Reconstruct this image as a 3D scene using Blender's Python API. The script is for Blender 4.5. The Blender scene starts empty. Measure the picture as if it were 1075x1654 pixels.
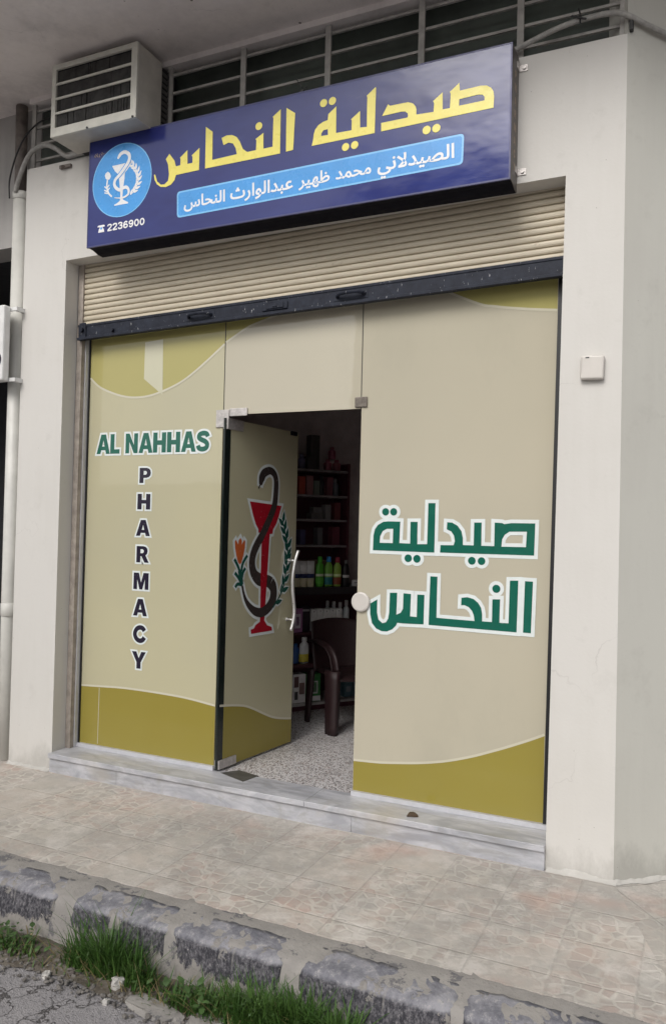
import bpy, bmesh, math, random
from mathutils import Vector, Matrix, noise
from mathutils.geometry import tessellate_polygon
random.seed(7)
SC = bpy.context.scene
COL = SC.collection
R = math.radians

# ---------------------------------------------------------------- camera, world, sun, exposure
cam_data = bpy.data.cameras.new('camera')
cam = bpy.data.objects.new('camera', cam_data); COL.objects.link(cam); SC.camera = cam
cam_data.sensor_fit = 'VERTICAL'; cam_data.sensor_height = 36.0; cam_data.lens = 27.902
cam_data.clip_start = 0.05; cam_data.clip_end = 2000
YAW, PITCH, ROLL = -0.436697, 0.019761, 0.023795
fwd = Vector((math.sin(YAW)*math.cos(PITCH), math.cos(YAW)*math.cos(PITCH), math.sin(PITCH)))
r0 = fwd.cross(Vector((0, 0, 1))).normalized(); u0 = r0.cross(fwd)
rt = math.cos(ROLL)*r0 + math.sin(ROLL)*u0; up = -math.sin(ROLL)*r0 + math.cos(ROLL)*u0
cm = Matrix((rt, up, -fwd)).transposed().to_4x4(); cm.translation = Vector((2.278, -3.984, 1.639))
cam.matrix_world = cm

SUN_EL, SUN_AZ = R(40), R(187)
world = bpy.data.worlds.new('World'); SC.world = world; world.use_nodes = True
wn = world.node_tree.nodes; wl = world.node_tree.links
sky = wn.new('ShaderNodeTexSky'); sky.sky_type = 'NISHITA'; sky.sun_disc = False
sky.sun_elevation = SUN_EL; sky.sun_rotation = SUN_AZ
sky.air_density = 1.0; sky.dust_density = 4.0; sky.ozone_density = 1.0
hs = wn.new('ShaderNodeHueSaturation'); hs.inputs['Saturation'].default_value = 0.22   # overcast: nearly colourless sky
wl.new(sky.outputs[0], hs.inputs['Color'])
bg = wn['Background']; bg.inputs['Strength'].default_value = 0.15
wl.new(hs.outputs[0], bg.inputs['Color'])
sd = bpy.data.lights.new('sun', 'SUN'); sd.energy = 1.3; sd.angle = R(30); sd.color = (1.0, 0.965, 0.92)
sun = bpy.data.objects.new('sun', sd); COL.objects.link(sun)
sdir = Vector((math.sin(SUN_AZ)*math.cos(SUN_EL), math.cos(SUN_AZ)*math.cos(SUN_EL), math.sin(SUN_EL)))
sun.rotation_euler = sdir.to_track_quat('Z', 'Y').to_euler(); sun.location = (0, -6, 12)
vs = SC.view_settings; vs.view_transform = 'Standard'; vs.look = 'None'; vs.gamma = 1.0; vs.use_curve_mapping = False
vs.exposure = 0.03

# ---------------------------------------------------------------- helpers
class Mat:
    """small wrapper round a node tree; values may be sockets"""
    def __init__(s, name):
        s.m = bpy.data.materials.new(name); s.m.use_nodes = True
        s.t = s.m.node_tree; s.b = s.t.nodes['Principled BSDF']
        s.co = s.n('ShaderNodeTexCoord').outputs['Object']
    def n(s, typ, props=None, **kw):
        nd = s.t.nodes.new(typ)
        for k, v in (props or {}).items(): setattr(nd, k, v)
        for k, v in kw.items(): s.put(nd, k.replace('_', ' '), v)
        return nd
    def put(s, nd, key, v):
        i = nd.inputs[int(key)] if key.isdigit() else nd.inputs[key]
        if isinstance(v, bpy.types.NodeSocket): s.t.links.new(v, i)
        else:
            if hasattr(i, 'default_value') and hasattr(i.default_value, '__len__') and not isinstance(v, (tuple, list)): v = (v,)*len(i.default_value)
            if isinstance(v, (tuple, list)) and len(i.default_value) == 4 and len(v) == 3: v = (*v, 1)
            i.default_value = v
    def math(s, op, a, b=0.0, c=None, clamp=False):
        nd = s.n('ShaderNodeMath', {'operation': op, 'use_clamp': clamp}); s.put(nd, '0', a); s.put(nd, '1', b)
        if c is not None: s.put(nd, '2', c)
        return nd.outputs[0]
    def noise(s, scale, detail=4, rough=.55, vec=None, dist=0.0):
        return s.n('ShaderNodeTexNoise', Vector=vec or s.co, Scale=scale, Detail=detail, Roughness=rough, Distortion=dist).outputs['Fac']
    def vor(s, scale, feature='F1', vec=None, out='Distance', rand=1.0):
        return s.n('ShaderNodeTexVoronoi', {'feature': feature}, Vector=vec or s.co, Scale=scale, Randomness=rand).outputs[out]
    def ramp(s, v, a, b, lo=0.0, hi=1.0):
        nd = s.n('ShaderNodeMapRange', Value=v); nd.clamp = True
        s.put(nd, '1', a); s.put(nd, '2', b); s.put(nd, '3', lo); s.put(nd, '4', hi); return nd.outputs[0]
    def mix(s, f, a, b):
        nd = s.n('ShaderNodeMix', {'data_type': 'RGBA'}); s.put(nd, '0', f); s.put(nd, '6', a); s.put(nd, '7', b); return nd.outputs[2]
    def xyz(s, vec=None):
        return s.n('ShaderNodeSeparateXYZ', Vector=vec or s.co).outputs
    def mapping(s, scale=(1, 1, 1), loc=(0, 0, 0), rot=(0, 0, 0)):
        return s.n('ShaderNodeMapping', Vector=s.co, Scale=scale, Location=loc, Rotation=rot).outputs[0]
    def base(s, v): s.put(s.b, 'Base Color', v)
    def set(s, rough=None, metal=None, spec=None, coat=None, coat_rough=None):
        for k, v in (('Roughness', rough), ('Metallic', metal), ('Specular IOR Level', spec), ('Coat Weight', coat), ('Coat Roughness', coat_rough)):
            if v is not None: s.put(s.b, k, v)
        return s
    def bump(s, h, strength=.3, dist=.01):
        s.put(s.b, 'Normal', s.n('ShaderNodeBump', Height=h, Strength=strength, Distance=dist).outputs[0])

def wm(o):
    m = Matrix.Identity(4)
    while o is not None:
        m = o.matrix_basis @ m; o = o.parent
    return m
def finish(me, name, mat=None, parent=None, smooth=False, at=None):
    """link a mesh given in world coordinates; at = base point of a top-level object"""
    o = bpy.data.objects.new(name, me); COL.objects.link(o)
    if parent is not None:
        o.parent = parent; me.transform(wm(parent).inverted())
    elif at is not None:
        o.location = at; me.transform(Matrix.Translation(-Vector(at)))
    if mat is not None: me.materials.append(mat.m if isinstance(mat, Mat) else mat)
    if smooth:
        for p in me.polygons: p.use_smooth = True
    return o
def obj(name, bm, mat=None, parent=None, smooth=False, at=None):
    me = bpy.data.meshes.new(name); bm.normal_update(); bm.to_mesh(me); bm.free()
    return finish(me, name, mat, parent, smooth, at)
def tag(o, label=None, cat=None, group=None, kind=None):
    if label: o['label'] = label
    if cat: o['category'] = cat
    if group: o['group'] = group
    if kind: o['kind'] = kind
    return o
def thing(name, label, cat, loc=(0, 0, 0), rz=0.0, group=None):
    o = bpy.data.objects.new(name, None); COL.objects.link(o)
    o.location = loc; o.rotation_euler = (0, 0, rz); o.empty_display_size = .1
    o.matrix_basis = Matrix.Translation(loc) @ Matrix.Rotation(rz, 4, 'Z')
    return tag(o, label, cat, group)
def add_box(bm, x0, x1, y0, y1, z0, z1, mtx=None, bevel=0.0, seg=2):
    vs_ = [bm.verts.new((x, y, z)) for z in (z0, z1) for y in (y0, y1) for x in (x0, x1)]
    fs_ = [bm.faces.new([vs_[i] for i in q]) for q in ((0, 2, 3, 1), (4, 5, 7, 6), (0, 1, 5, 4), (2, 6, 7, 3), (0, 4, 6, 2), (1, 3, 7, 5))]
    if mtx is not None: bmesh.ops.transform(bm, matrix=mtx, verts=vs_)
    if bevel: bmesh.ops.bevel(bm, geom=list({e for f in fs_ for e in f.edges}), offset=bevel, segments=seg, affect='EDGES', profile=.5)
def box(*a, **k):
    bm = bmesh.new(); add_box(bm, *a, **k); return bm
def add_prism(bm, pts, f, g):
    """polygon pts (2D) swept between the 3D maps f and g"""
    a = [bm.verts.new(f(*p)) for p in pts]; b = [bm.verts.new(g(*p)) for p in pts]
    n = len(pts)
    for tri in tessellate_polygon([[Vector((p[0], p[1], 0)) for p in pts]]):
        bm.faces.new([a[i] for i in tri]); bm.faces.new([b[i] for i in reversed(tri)])
    for i in range(n): bm.faces.new((a[i], b[i], b[(i+1) % n], a[(i+1) % n]))
def prism_xz(pts, y0, y1):
    bm = bmesh.new(); add_prism(bm, pts, lambda x, z: (x, y0, z), lambda x, z: (x, y1, z))
    bmesh.ops.recalc_face_normals(bm, faces=bm.faces); return bm
def add_tube(bm, pts, r, seg=10, cap=True, rads=None):
    pts = [Vector(p) for p in pts]; rings = []
    nrm = None
    for i, p in enumerate(pts):
        d = (pts[min(i+1, len(pts)-1)] - pts[max(i-1, 0)]).normalized()
        if nrm is None: nrm = d.orthogonal().normalized()
        nrm = (nrm - d*nrm.dot(d)).normalized(); bn = d.cross(nrm)
        rr = rads[i] if rads else r
        rings.append([bm.verts.new(p + rr*(math.cos(2*math.pi*k/seg)*nrm + math.sin(2*math.pi*k/seg)*bn)) for k in range(seg)])
    for a, b in zip(rings, rings[1:]):
        for k in range(seg): bm.faces.new((a[k], a[(k+1) % seg], b[(k+1) % seg], b[k]))
    if cap: bm.faces.new(rings[0][::-1]); bm.faces.new(rings[-1])
def tube(pts, r, **k):
    bm = bmesh.new(); add_tube(bm, pts, r, **k); return bm
def add_lathe(bm, prof, c, seg=20, sx=1.0, sy=1.0, rz=0.0):
    rings = []
    for r, z in prof:
        ring = []
        for k in range(seg):
            a = 2*math.pi*k/seg; x, y = r*sx*math.cos(a), r*sy*math.sin(a)
            ring.append(bm.verts.new((c[0]+x*math.cos(rz)-y*math.sin(rz), c[1]+x*math.sin(rz)+y*math.cos(rz), c[2]+z)))
        rings.append(ring)
    for a, b in zip(rings, rings[1:]):
        for k in range(seg): bm.faces.new((a[k], a[(k+1) % seg], b[(k+1) % seg], b[k]))
    bm.faces.new(rings[0][::-1]); bm.faces.new(rings[-1])
def lathe(prof, c, **k):
    bm = bmesh.new(); add_lathe(bm, prof, c, **k); return bm
def smooth_path(p, n=8):
    out = []
    for i in range(len(p)-1):
        p0, p1, p2, p3 = (Vector(p[max(i-1, 0)]), Vector(p[i]), Vector(p[i+1]), Vector(p[min(i+2, len(p)-1)]))
        for k in range(n):
            t = k/n
            out.append(.5*((2*p1)+(p2-p0)*t+(2*p0-5*p1+4*p2-p3)*t*t+(3*p1-p0-3*p2+p3)*t**3))
    out.append(Vector(p[-1])); return out

# flat lettering and printed shapes: polygons (u, v) laid on a plane
def area(p): return .5*sum(p[i][0]*p[(i+1) % len(p)][1]-p[(i+1) % len(p)][0]*p[i][1] for i in range(len(p)))
def grow(p, d):
    """offset a closed polygon outwards by d (d < 0 shrinks)"""
    if area(p) < 0: p = p[::-1]
    q = [p[i] for i in range(len(p)) if (Vector(p[i])-Vector(p[i-1])).length > 1e-5]
    out = []
    for i in range(len(q)):
        a, b, c = Vector(q[i-1]), Vector(q[i]), Vector(q[(i+1) % len(q)])
        e1, e2 = (b-a).normalized(), (c-b).normalized()
        n1, n2 = Vector((e1.y, -e1.x)), Vector((e2.y, -e2.x))
        m = n1+n2
        if m.length < .3: m = n1
        m.normalize(); k = d/max(m.dot(n1), .55)
        out.append(tuple(b+m*k))
    return out
class Plane:
    """point (u, v) at height h above a printed surface"""
    def __init__(s, o, u, v, n): s.o, s.u, s.v, s.n = Vector(o), Vector(u), Vector(v), Vector(n)
    def __call__(s, a, b, h=0.0): return s.o + s.u*a + s.v*b + s.n*h
def add_flat(bm, loops, pl, h):
    ps = [[Vector((x, y, 0)) for x, y in l] for l in loops]
    flat = [v for l in loops for v in l]
    vs_ = [bm.verts.new(pl(x, y, h)) for x, y in flat]
    for tri in tessellate_polygon(ps):
        try:
            f = bm.faces.new([vs_[i] for i in tri]); f.normal_update()
            if f.normal.dot(pl.n) < 0: f.normal_flip()
        except ValueError: pass
def flats(groups, pl, h, d=0.0, step=.00004):
    """groups = [[outer, hole, ...], ...]; d grows every shape; each group sits a hair above the last so none share a plane"""
    bm = bmesh.new()
    for i, g in enumerate(groups):
        loops = [grow(g[0], d) if d else g[0]] + [grow(x, -d) if d else x for x in g[1:]]
        add_flat(bm, loops, pl, h + i*step)
    return bm
def add_stroke(bm, pts, w, pl, h, ext=0.0):
    """pts = 2D path, w = width or list of widths"""
    pts = [Vector(p) for p in pts]; n = len(pts)
    if ext:
        pts[0] = pts[0] + (pts[0]-pts[1]).normalized()*ext; pts[-1] = pts[-1] + (pts[-1]-pts[-2]).normalized()*ext
    prev = None
    for i, p in enumerate(pts):
        d = (pts[min(i+1, n-1)]-pts[max(i-1, 0)]).normalized(); nn = Vector((-d.y, d.x)); ww = (w[i] if isinstance(w, list) else w)/2
        hi = h + i*6e-6; a, b = bm.verts.new(pl(*(p+nn*ww), hi)), bm.verts.new(pl(*(p-nn*ww), hi))
        if prev:
            f = bm.faces.new((prev[1], b, a, prev[0])); f.normal_update()
            if f.normal.dot(pl.n) < 0: f.normal_flip()
        prev = (a, b)
def lerp_list(vals, n):
    out = []
    for i in range(n):
        t = i/(n-1)*(len(vals)-1); k = min(int(t), len(vals)-2); out.append(vals[k]+(vals[k+1]-vals[k])*(t-k))
    return out
GLYPH = {
 'A': [[[(0,0),(.25,0),(.30,.19),(.56,.19),(.61,0),(.86,0),(.58,1),(.28,1)], [(.355,.38),(.505,.38),(.43,.70)]]],
 'L': [[[(0,0),(.60,0),(.60,.22),(.26,.22),(.26,1),(0,1)]]],
 'N': [[[(0,0),(.24,0),(.24,.58),(.53,0),(.77,0),(.77,1),(.53,1),(.53,.42),(.24,1),(0,1)]]],
 'H': [[[(0,0),(.26,0),(.26,.38),(.52,.38),(.52,0),(.78,0),(.78,1),(.52,1),(.52,.61),(.26,.61),(.26,1),(0,1)]]],
 'P': [[[(0,0),(.26,0),(.26,.34),(.45,.34),(.60,.39),(.69,.50),(.72,.67),(.69,.83),(.60,.94),(.45,1),(0,1)], [(.26,.54),(.39,.54),(.45,.59),(.47,.67),(.45,.75),(.39,.80),(.26,.80)]]],
 'R': [[[(0,0),(.26,0),(.26,.38),(.33,.38),(.53,0),(.82,0),(.59,.44),(.69,.54),(.73,.70),(.70,.86),(.60,.96),(.46,1),(0,1)], [(.26,.57),(.39,.57),(.46,.62),(.475,.69),(.46,.76),(.39,.81),(.26,.81)]]],
 'M': [[[(0,0),(.24,0),(.24,.60),(.40,0),(.58,0),(.74,.60),(.74,0),(.98,0),(.98,1),(.64,1),(.49,.42),(.34,1),(0,1)]]],
 'Y': [[[(.29,0),(.55,0),(.55,.38),(.85,1),(.57,1),(.42,.62),(.27,1),(-.01,1),(.29,.38)]]]}
STROKE = {
 'C': (.25, [(.70,.70),(.60,.84),(.42,.885),(.24,.80),(.13,.60),(.13,.40),(.24,.20),(.42,.115),(.60,.17),(.71,.33)]),
 'S': (.235, [(.66,.72),(.58,.85),(.38,.885),(.19,.82),(.15,.68),(.28,.58),(.50,.49),(.62,.36),(.58,.19),(.38,.115),(.17,.16),(.10,.30)]),
 '2': (.17, [(.08,.70),(.13,.86),(.31,.915),(.48,.85),(.52,.70),(.42,.50),(.12,.13),(.16,.085),(.58,.085)]),
 '3': (.17, [(.08,.74),(.16,.88),(.30,.915),(.46,.86),(.49,.73),(.40,.57),(.26,.54),(.44,.49),(.53,.32),(.46,.14),(.29,.085),(.13,.14),(.06,.28)]),
 '6': (.17, [(.50,.77),(.42,.89),(.30,.915),(.16,.78),(.10,.45),(.15,.17),(.32,.085),(.48,.17),(.53,.32),(.47,.48),(.32,.55),(.18,.48),(.12,.36)]),
 '9': (.17, [(.12,.23),(.20,.11),(.32,.085),(.46,.22),(.52,.55),(.47,.83),(.30,.915),(.14,.83),(.09,.68),(.15,.52),(.30,.45),(.44,.52),(.50,.64)]),
 '0': (.17, [(.31+.215*math.sin(a*math.pi/9), .5+.415*math.cos(a*math.pi/9)) for a in range(0, 19)])}
ADV = {'A': .88, 'L': .63, 'N': .83, 'H': .84, 'S': .78, 'P': .78, 'R': .84, 'M': 1.04, 'C': .82, 'Y': .86, ' ': .34, '2': .66, '3': .64, '6': .66, '9': .66, '0': .66}
def add_glyph(bm, ch, x, z, sx, sz, pl, h, d=0.0):
    """one letter; d = extra thickness all round (for the pale outline)"""
    for g in GLYPH.get(ch, []):
        loops = [[(x+a*sx, z+b*sz) for a, b in l] for l in g]
        loops = [grow(loops[0], d) if d else loops[0]] + [grow(l, -d) if d else l for l in loops[1:]]
        loops = [loops[0]] + [l for l in loops[1:] if abs(area(l)) > 1e-5]
        add_flat(bm, loops, pl, h)
    if ch in STROKE:
        w, p = STROKE[ch]
        q = smooth_path([(x+a*sx, z+b*sz) for a, b in p], 4)
        add_stroke(bm, q, w*(sx+sz)/2 + 2*d, pl, h, d if ch != '0' else 0)
def font_words(body, x0, x1, zb, pl, h, weight, tall=1.0):
    """one word in the built-in face, fitted to x0..x1 with its base line at zb; each outline is thickened and lies a hair above the last"""
    c = bpy.data.curves.new('word', 'FONT'); c.body = body
    o = bpy.data.objects.new('word', c); COL.objects.link(o)
    cu = o.to_curve(bpy.context.evaluated_depsgraph_get()); loops = []
    for sp_ in cu.splines:
        p = []; bp_ = sp_.bezier_points; n = len(bp_)
        for i in range(n):
            a, b = bp_[i], bp_[(i+1) % n]
            for t in (0, .2, .4, .6, .8):
                q = (1-t)**3*a.co + 3*t*(1-t)**2*a.handle_right + 3*t*t*(1-t)*b.handle_left + t**3*b.co
                if not p or (Vector(p[-1])-q.xy).length > .012: p.append((q.x, q.y))
        if (Vector(p[0])-Vector(p[-1])).length < .012: p.pop()
        if len(p) > 2: loops.append(p)
    o.to_curve_clear(); bpy.data.objects.remove(o); bpy.data.curves.remove(c)
    def inside(pt, poly):
        r = False
        for i in range(len(poly)):
            (ax, ay), (bx, by) = poly[i-1], poly[i]
            if (ay > pt[1]) != (by > pt[1]) and pt[0] < (bx-ax)*(pt[1]-ay)/(by-ay)+ax: r = not r
        return r
    big = max(loops, key=lambda l: abs(area(l))); sgn = area(big) > 0
    outs = [l for l in loops if (area(l) > 0) == sgn]; holes = [l for l in loops if (area(l) > 0) != sgn]
    groups = [[l] for l in outs]
    for hl in holes:
        cand = [g for g in groups if inside(hl[0], g[0])]
        if cand: min(cand, key=lambda g: abs(area(g[0]))).append(hl)
    xs = [v[0] for l in outs for v in l]; xm = min(xs)-weight; s = (x1-x0)/(max(xs)+weight-xm)
    bm = bmesh.new()
    for k, g in enumerate(groups):
        gl = [grow(g[0], weight)] + [grow(q, -weight) for q in g[1:]]
        gl = [gl[0]] + [q for q in gl[1:] if area(q) > 1e-4]
        add_flat(bm, [[(x0+(x-xm)*s, zb+y*s*tall) for x, y in l] for l in gl], pl, h+k*.00006)
    return bm
def join(dst, src):
    me = bpy.data.meshes.new('tmp'); src.to_mesh(me); src.free(); dst.from_mesh(me); bpy.data.meshes.remove(me)

# ---------------------------------------------------------------- measured outlines of the lettering and prints (metres on their own surface)
SIGN_WORDS = [[[(0.3097,3.7244),(0.3183,3.7609),(0.3204,3.786),(0.3282,3.8099),(0.3472,3.8316),(0.3748,3.844),(0.4035,3.8484),(0.406,3.8808),(0.453,3.914),(0.4552,3.7679),(0.5464,3.7654),(0.5461,3.8177),(0.5422,3.826),(0.5932,3.8605),(0.5955,3.7708),(0.6343,3.7668),(0.633,3.9265),(0.6301,3.9345),(0.6793,3.9708),(0.6821,3.9629),(0.68,3.725)],[(0.3657,3.7683),(0.368,3.7845),(0.3788,3.7976),(0.4048,3.7992),(0.4073,3.7669)]],[[(0.3978,3.9476),(0.3965,3.9551),(0.3927,3.9617),(0.3869,3.9666),(0.3797,3.9692),(0.3721,3.9692),(0.365,3.9666),(0.3591,3.9617),(0.3553,3.9551),(0.354,3.9476),(0.3553,3.9401),(0.3591,3.9335),(0.365,3.9286),(0.3721,3.926),(0.3797,3.926),(0.3869,3.9286),(0.3927,3.9335),(0.3965,3.9401)]],[[(0.4503,3.9483),(0.449,3.9558),(0.4452,3.9623),(0.4394,3.9672),(0.4323,3.9698),(0.4247,3.9698),(0.4176,3.9672),(0.4118,3.9623),(0.408,3.9558),(0.4067,3.9483),(0.408,3.9408),(0.4118,3.9343),(0.4176,3.9294),(0.4247,3.9268),(0.4323,3.9268),(0.4394,3.9294),(0.4452,3.9343),(0.449,3.9408)]],[[(0.535,3.681),(0.5337,3.6884),(0.53,3.6948),(0.5242,3.6996),(0.5172,3.7022),(0.5098,3.7022),(0.5027,3.6996),(0.497,3.6948),(0.4933,3.6884),(0.492,3.681),(0.4933,3.6736),(0.497,3.6672),(0.5027,3.6624),(0.5098,3.6598),(0.5172,3.6598),(0.5242,3.6624),(0.53,3.6672),(0.5337,3.6736)]],[[(0.5876,3.6822),(0.5863,3.6895),(0.5826,3.696),(0.5769,3.7007),(0.5699,3.7033),(0.5625,3.7033),(0.5555,3.7007),(0.5498,3.696),(0.5461,3.6895),(0.5448,3.6822),(0.5461,3.6749),(0.5498,3.6684),(0.5555,3.6637),(0.5625,3.6611),(0.5699,3.6611),(0.5769,3.6637),(0.5826,3.6684),(0.5863,3.6749)]],[[(0.7173,3.7263),(0.7162,3.7714),(0.86,3.771),(0.8651,3.7782),(0.8615,3.7948),(0.8479,3.8057),(0.8279,3.8092),(0.7201,3.8072),(0.7527,3.8634),(0.7631,3.853),(0.8635,3.8513),(0.8901,3.8395),(0.905,3.8207),(0.9093,3.804),(0.91,3.7768),(1.0023,3.7726),(1.0045,3.8158),(0.9991,3.8294),(1.0483,3.8639),(1.0502,3.7754),(1.0883,3.7738),(1.0911,3.8474),(1.0865,3.8576),(1.1341,3.8937),(1.1387,3.8527),(1.245,3.8555),(1.2755,3.8495),(1.2971,3.8339),(1.3095,3.8131),(1.3131,3.7852),(1.3112,3.7313)],[(1.1353,3.7765),(1.1359,3.8102),(1.2336,3.8129),(1.2551,3.8077),(1.2657,3.7952),(1.2649,3.7772)]],[[(0.9894,3.6858),(0.9881,3.6933),(0.9843,3.6999),(0.9784,3.7049),(0.9712,3.7075),(0.9636,3.7075),(0.9564,3.7049),(0.9505,3.6999),(0.9467,3.6933),(0.9454,3.6858),(0.9467,3.6783),(0.9505,3.6717),(0.9564,3.6667),(0.9636,3.6641),(0.9712,3.6641),(0.9784,3.6667),(0.9843,3.6717),(0.9881,3.6783)]],[[(1.0408,3.6853),(1.0395,3.6928),(1.0357,3.6993),(1.0299,3.7042),(1.0228,3.7068),(1.0152,3.7068),(1.0081,3.7042),(1.0023,3.6993),(0.9985,3.6928),(0.9972,3.6853),(0.9985,3.6778),(1.0023,3.6713),(1.0081,3.6664),(1.0152,3.6638),(1.0228,3.6638),(1.0299,3.6664),(1.0357,3.6713),(1.0395,3.6778)]],[[(0.147,3.9682),(0.2024,3.9271),(0.1955,3.7232),(0.1504,3.7209)]],[[(-0.3849,3.7183),(-0.3868,3.965),(-0.3386,3.926),(-0.3363,3.7606),(-0.1699,3.7646),(-0.1778,3.7994),(-0.1981,3.8323),(-0.2276,3.8419),(-0.2616,3.834),(-0.2757,3.8778),(-0.2436,3.8868),(-0.2045,3.8819),(-0.175,3.8655),(-0.1529,3.8364),(-0.1293,3.7864),(-0.1,3.7645),(-0.0432,3.7649),(-0.042,3.8198),(-0.0479,3.8292),(0.0029,3.8549),(0.0056,3.7643),(0.064,3.765),(0.0649,3.9262),(0.0609,3.9352),(0.1106,3.9675),(0.1131,3.7179)]],[[(-0.006,3.8995),(-0.0074,3.9072),(-0.0112,3.9139),(-0.0172,3.9189),(-0.0245,3.9216),(-0.0323,3.9216),(-0.0396,3.9189),(-0.0456,3.9139),(-0.0494,3.9072),(-0.0508,3.8995),(-0.0494,3.8918),(-0.0456,3.8851),(-0.0396,3.8801),(-0.0323,3.8774),(-0.0245,3.8774),(-0.0172,3.8801),(-0.0112,3.8851),(-0.0074,3.8918)]],[[(-0.7454,3.745),(-0.7278,3.6983),(-0.7003,3.6746),(-0.6738,3.672),(-0.648,3.6895),(-0.6419,3.7276),(-0.6514,3.79),(-0.6684,3.8235),(-0.643,3.8512),(-0.6047,3.8036),(-0.593,3.7669),(-0.5619,3.7685),(-0.5611,3.8045),(-0.5655,3.814),(-0.5131,3.8502),(-0.5103,3.7672),(-0.4745,3.7679),(-0.4757,3.804),(-0.4811,3.8136),(-0.4274,3.8483),(-0.4272,3.717),(-0.5913,3.7148),(-0.6007,3.6861),(-0.6261,3.6625),(-0.6626,3.6545),(-0.6999,3.6606),(-0.7293,3.6811),(-0.7474,3.7103),(-0.7528,3.7419)]]]
SIGN_STRIP = [(-0.5702,3.4609),(-0.5751,3.6061),(1.1588,3.6259),(1.1555,3.4823)]
STRIP_WORDS = {'first':((0.7007,3.4895),(1.1162,3.5837)),'second':((0.4589,3.5136),(0.6649,3.5632)),'third':((0.2356,3.4949),(0.4235,3.583)),'fourth':((-0.2068,3.502),(0.1995,3.5626)),'fifth':((-0.5276,3.4814),(-0.2415,3.5676))}
ROUNDEL = (-1.0008,3.7527)
SIGN_BOWL = [[(-1.0778,3.8526),(-0.9646,3.8537),(-0.9274,3.8558),(-0.9349,3.8316),(-0.9583,3.8094),(-0.9765,3.7937),(-0.9776,3.7601),(-0.9862,3.7014),(-0.9901,3.6532),(-0.9834,3.6259),(-0.944,3.6067),(-0.9451,3.5994),(-1.0518,3.5998),(-1.052,3.6063),(-1.031,3.6125),(-1.0078,3.6251),(-1.0068,3.6596),(-1.0137,3.7209),(-1.0228,3.7752),(-1.0282,3.7931),(-1.0526,3.8142),(-1.0676,3.8357)]]
SIGN_SNAKE = [(-1.0341,3.8904),(-1.0228,3.9054),(-1.0092,3.918),(-0.9812,3.9235),(-0.9526,3.9078),(-0.9424,3.8854),(-0.9507,3.8569),(-0.9776,3.824),(-1.0138,3.7888),(-1.046,3.7639),(-1.0554,3.7352),(-1.0392,3.7081),(-1.0103,3.6921),(-0.9824,3.7008),(-0.959,3.7008),(-0.942,3.6812),(-0.9458,3.6556),(-0.9756,3.6415),(-1.0084,3.641),(-1.0513,3.6496)]
SIGN_TULIP = [(-1.1102,3.824),(-1.0929,3.8096),(-1.085,3.7893),(-1.0939,3.7719),(-1.1106,3.7708),(-1.1253,3.7809),(-1.1333,3.8012),(-1.1266,3.8153)]
SIGN_STEMS = [[(-1.1106,3.7708),(-1.1144,3.7449),(-1.1107,3.7101),(-1.0953,3.6811),(-1.073,3.6605)],[(-1.1121,3.7217),(-1.095,3.7379)],[(-1.1128,3.7161),(-1.1332,3.7327)],[(-1.108,3.702),(-1.0919,3.7184)],[(-1.1078,3.6963),(-1.1347,3.7101)],[(-1.1001,3.6837),(-1.1316,3.6925)]]
SIGN_WREATH = [(-0.9172,3.8304),(-0.8883,3.7975),(-0.8708,3.7573),(-0.8738,3.7131),(-0.8955,3.6756),(-0.9247,3.6504)]
PHONE_DIGITS = [(-1.1033,3.4473),(-0.8141,3.4489),(-1.1049,3.4911),(-0.8156,3.4927)]
PHONE_ICON = [[(-1.173,3.4474),(-1.169,3.4677),(-1.162,3.4763),(-1.1623,3.482),(-1.1792,3.4814),(-1.1785,3.49),(-1.1699,3.4926),(-1.129,3.4933),(-1.1225,3.4879),(-1.1237,3.4804),(-1.1381,3.4806),(-1.1379,3.4748),(-1.1294,3.4661),(-1.1248,3.4476)]]
MAKER = [(-1.2209,3.9387),(-1.1434,3.9402)]
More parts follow.
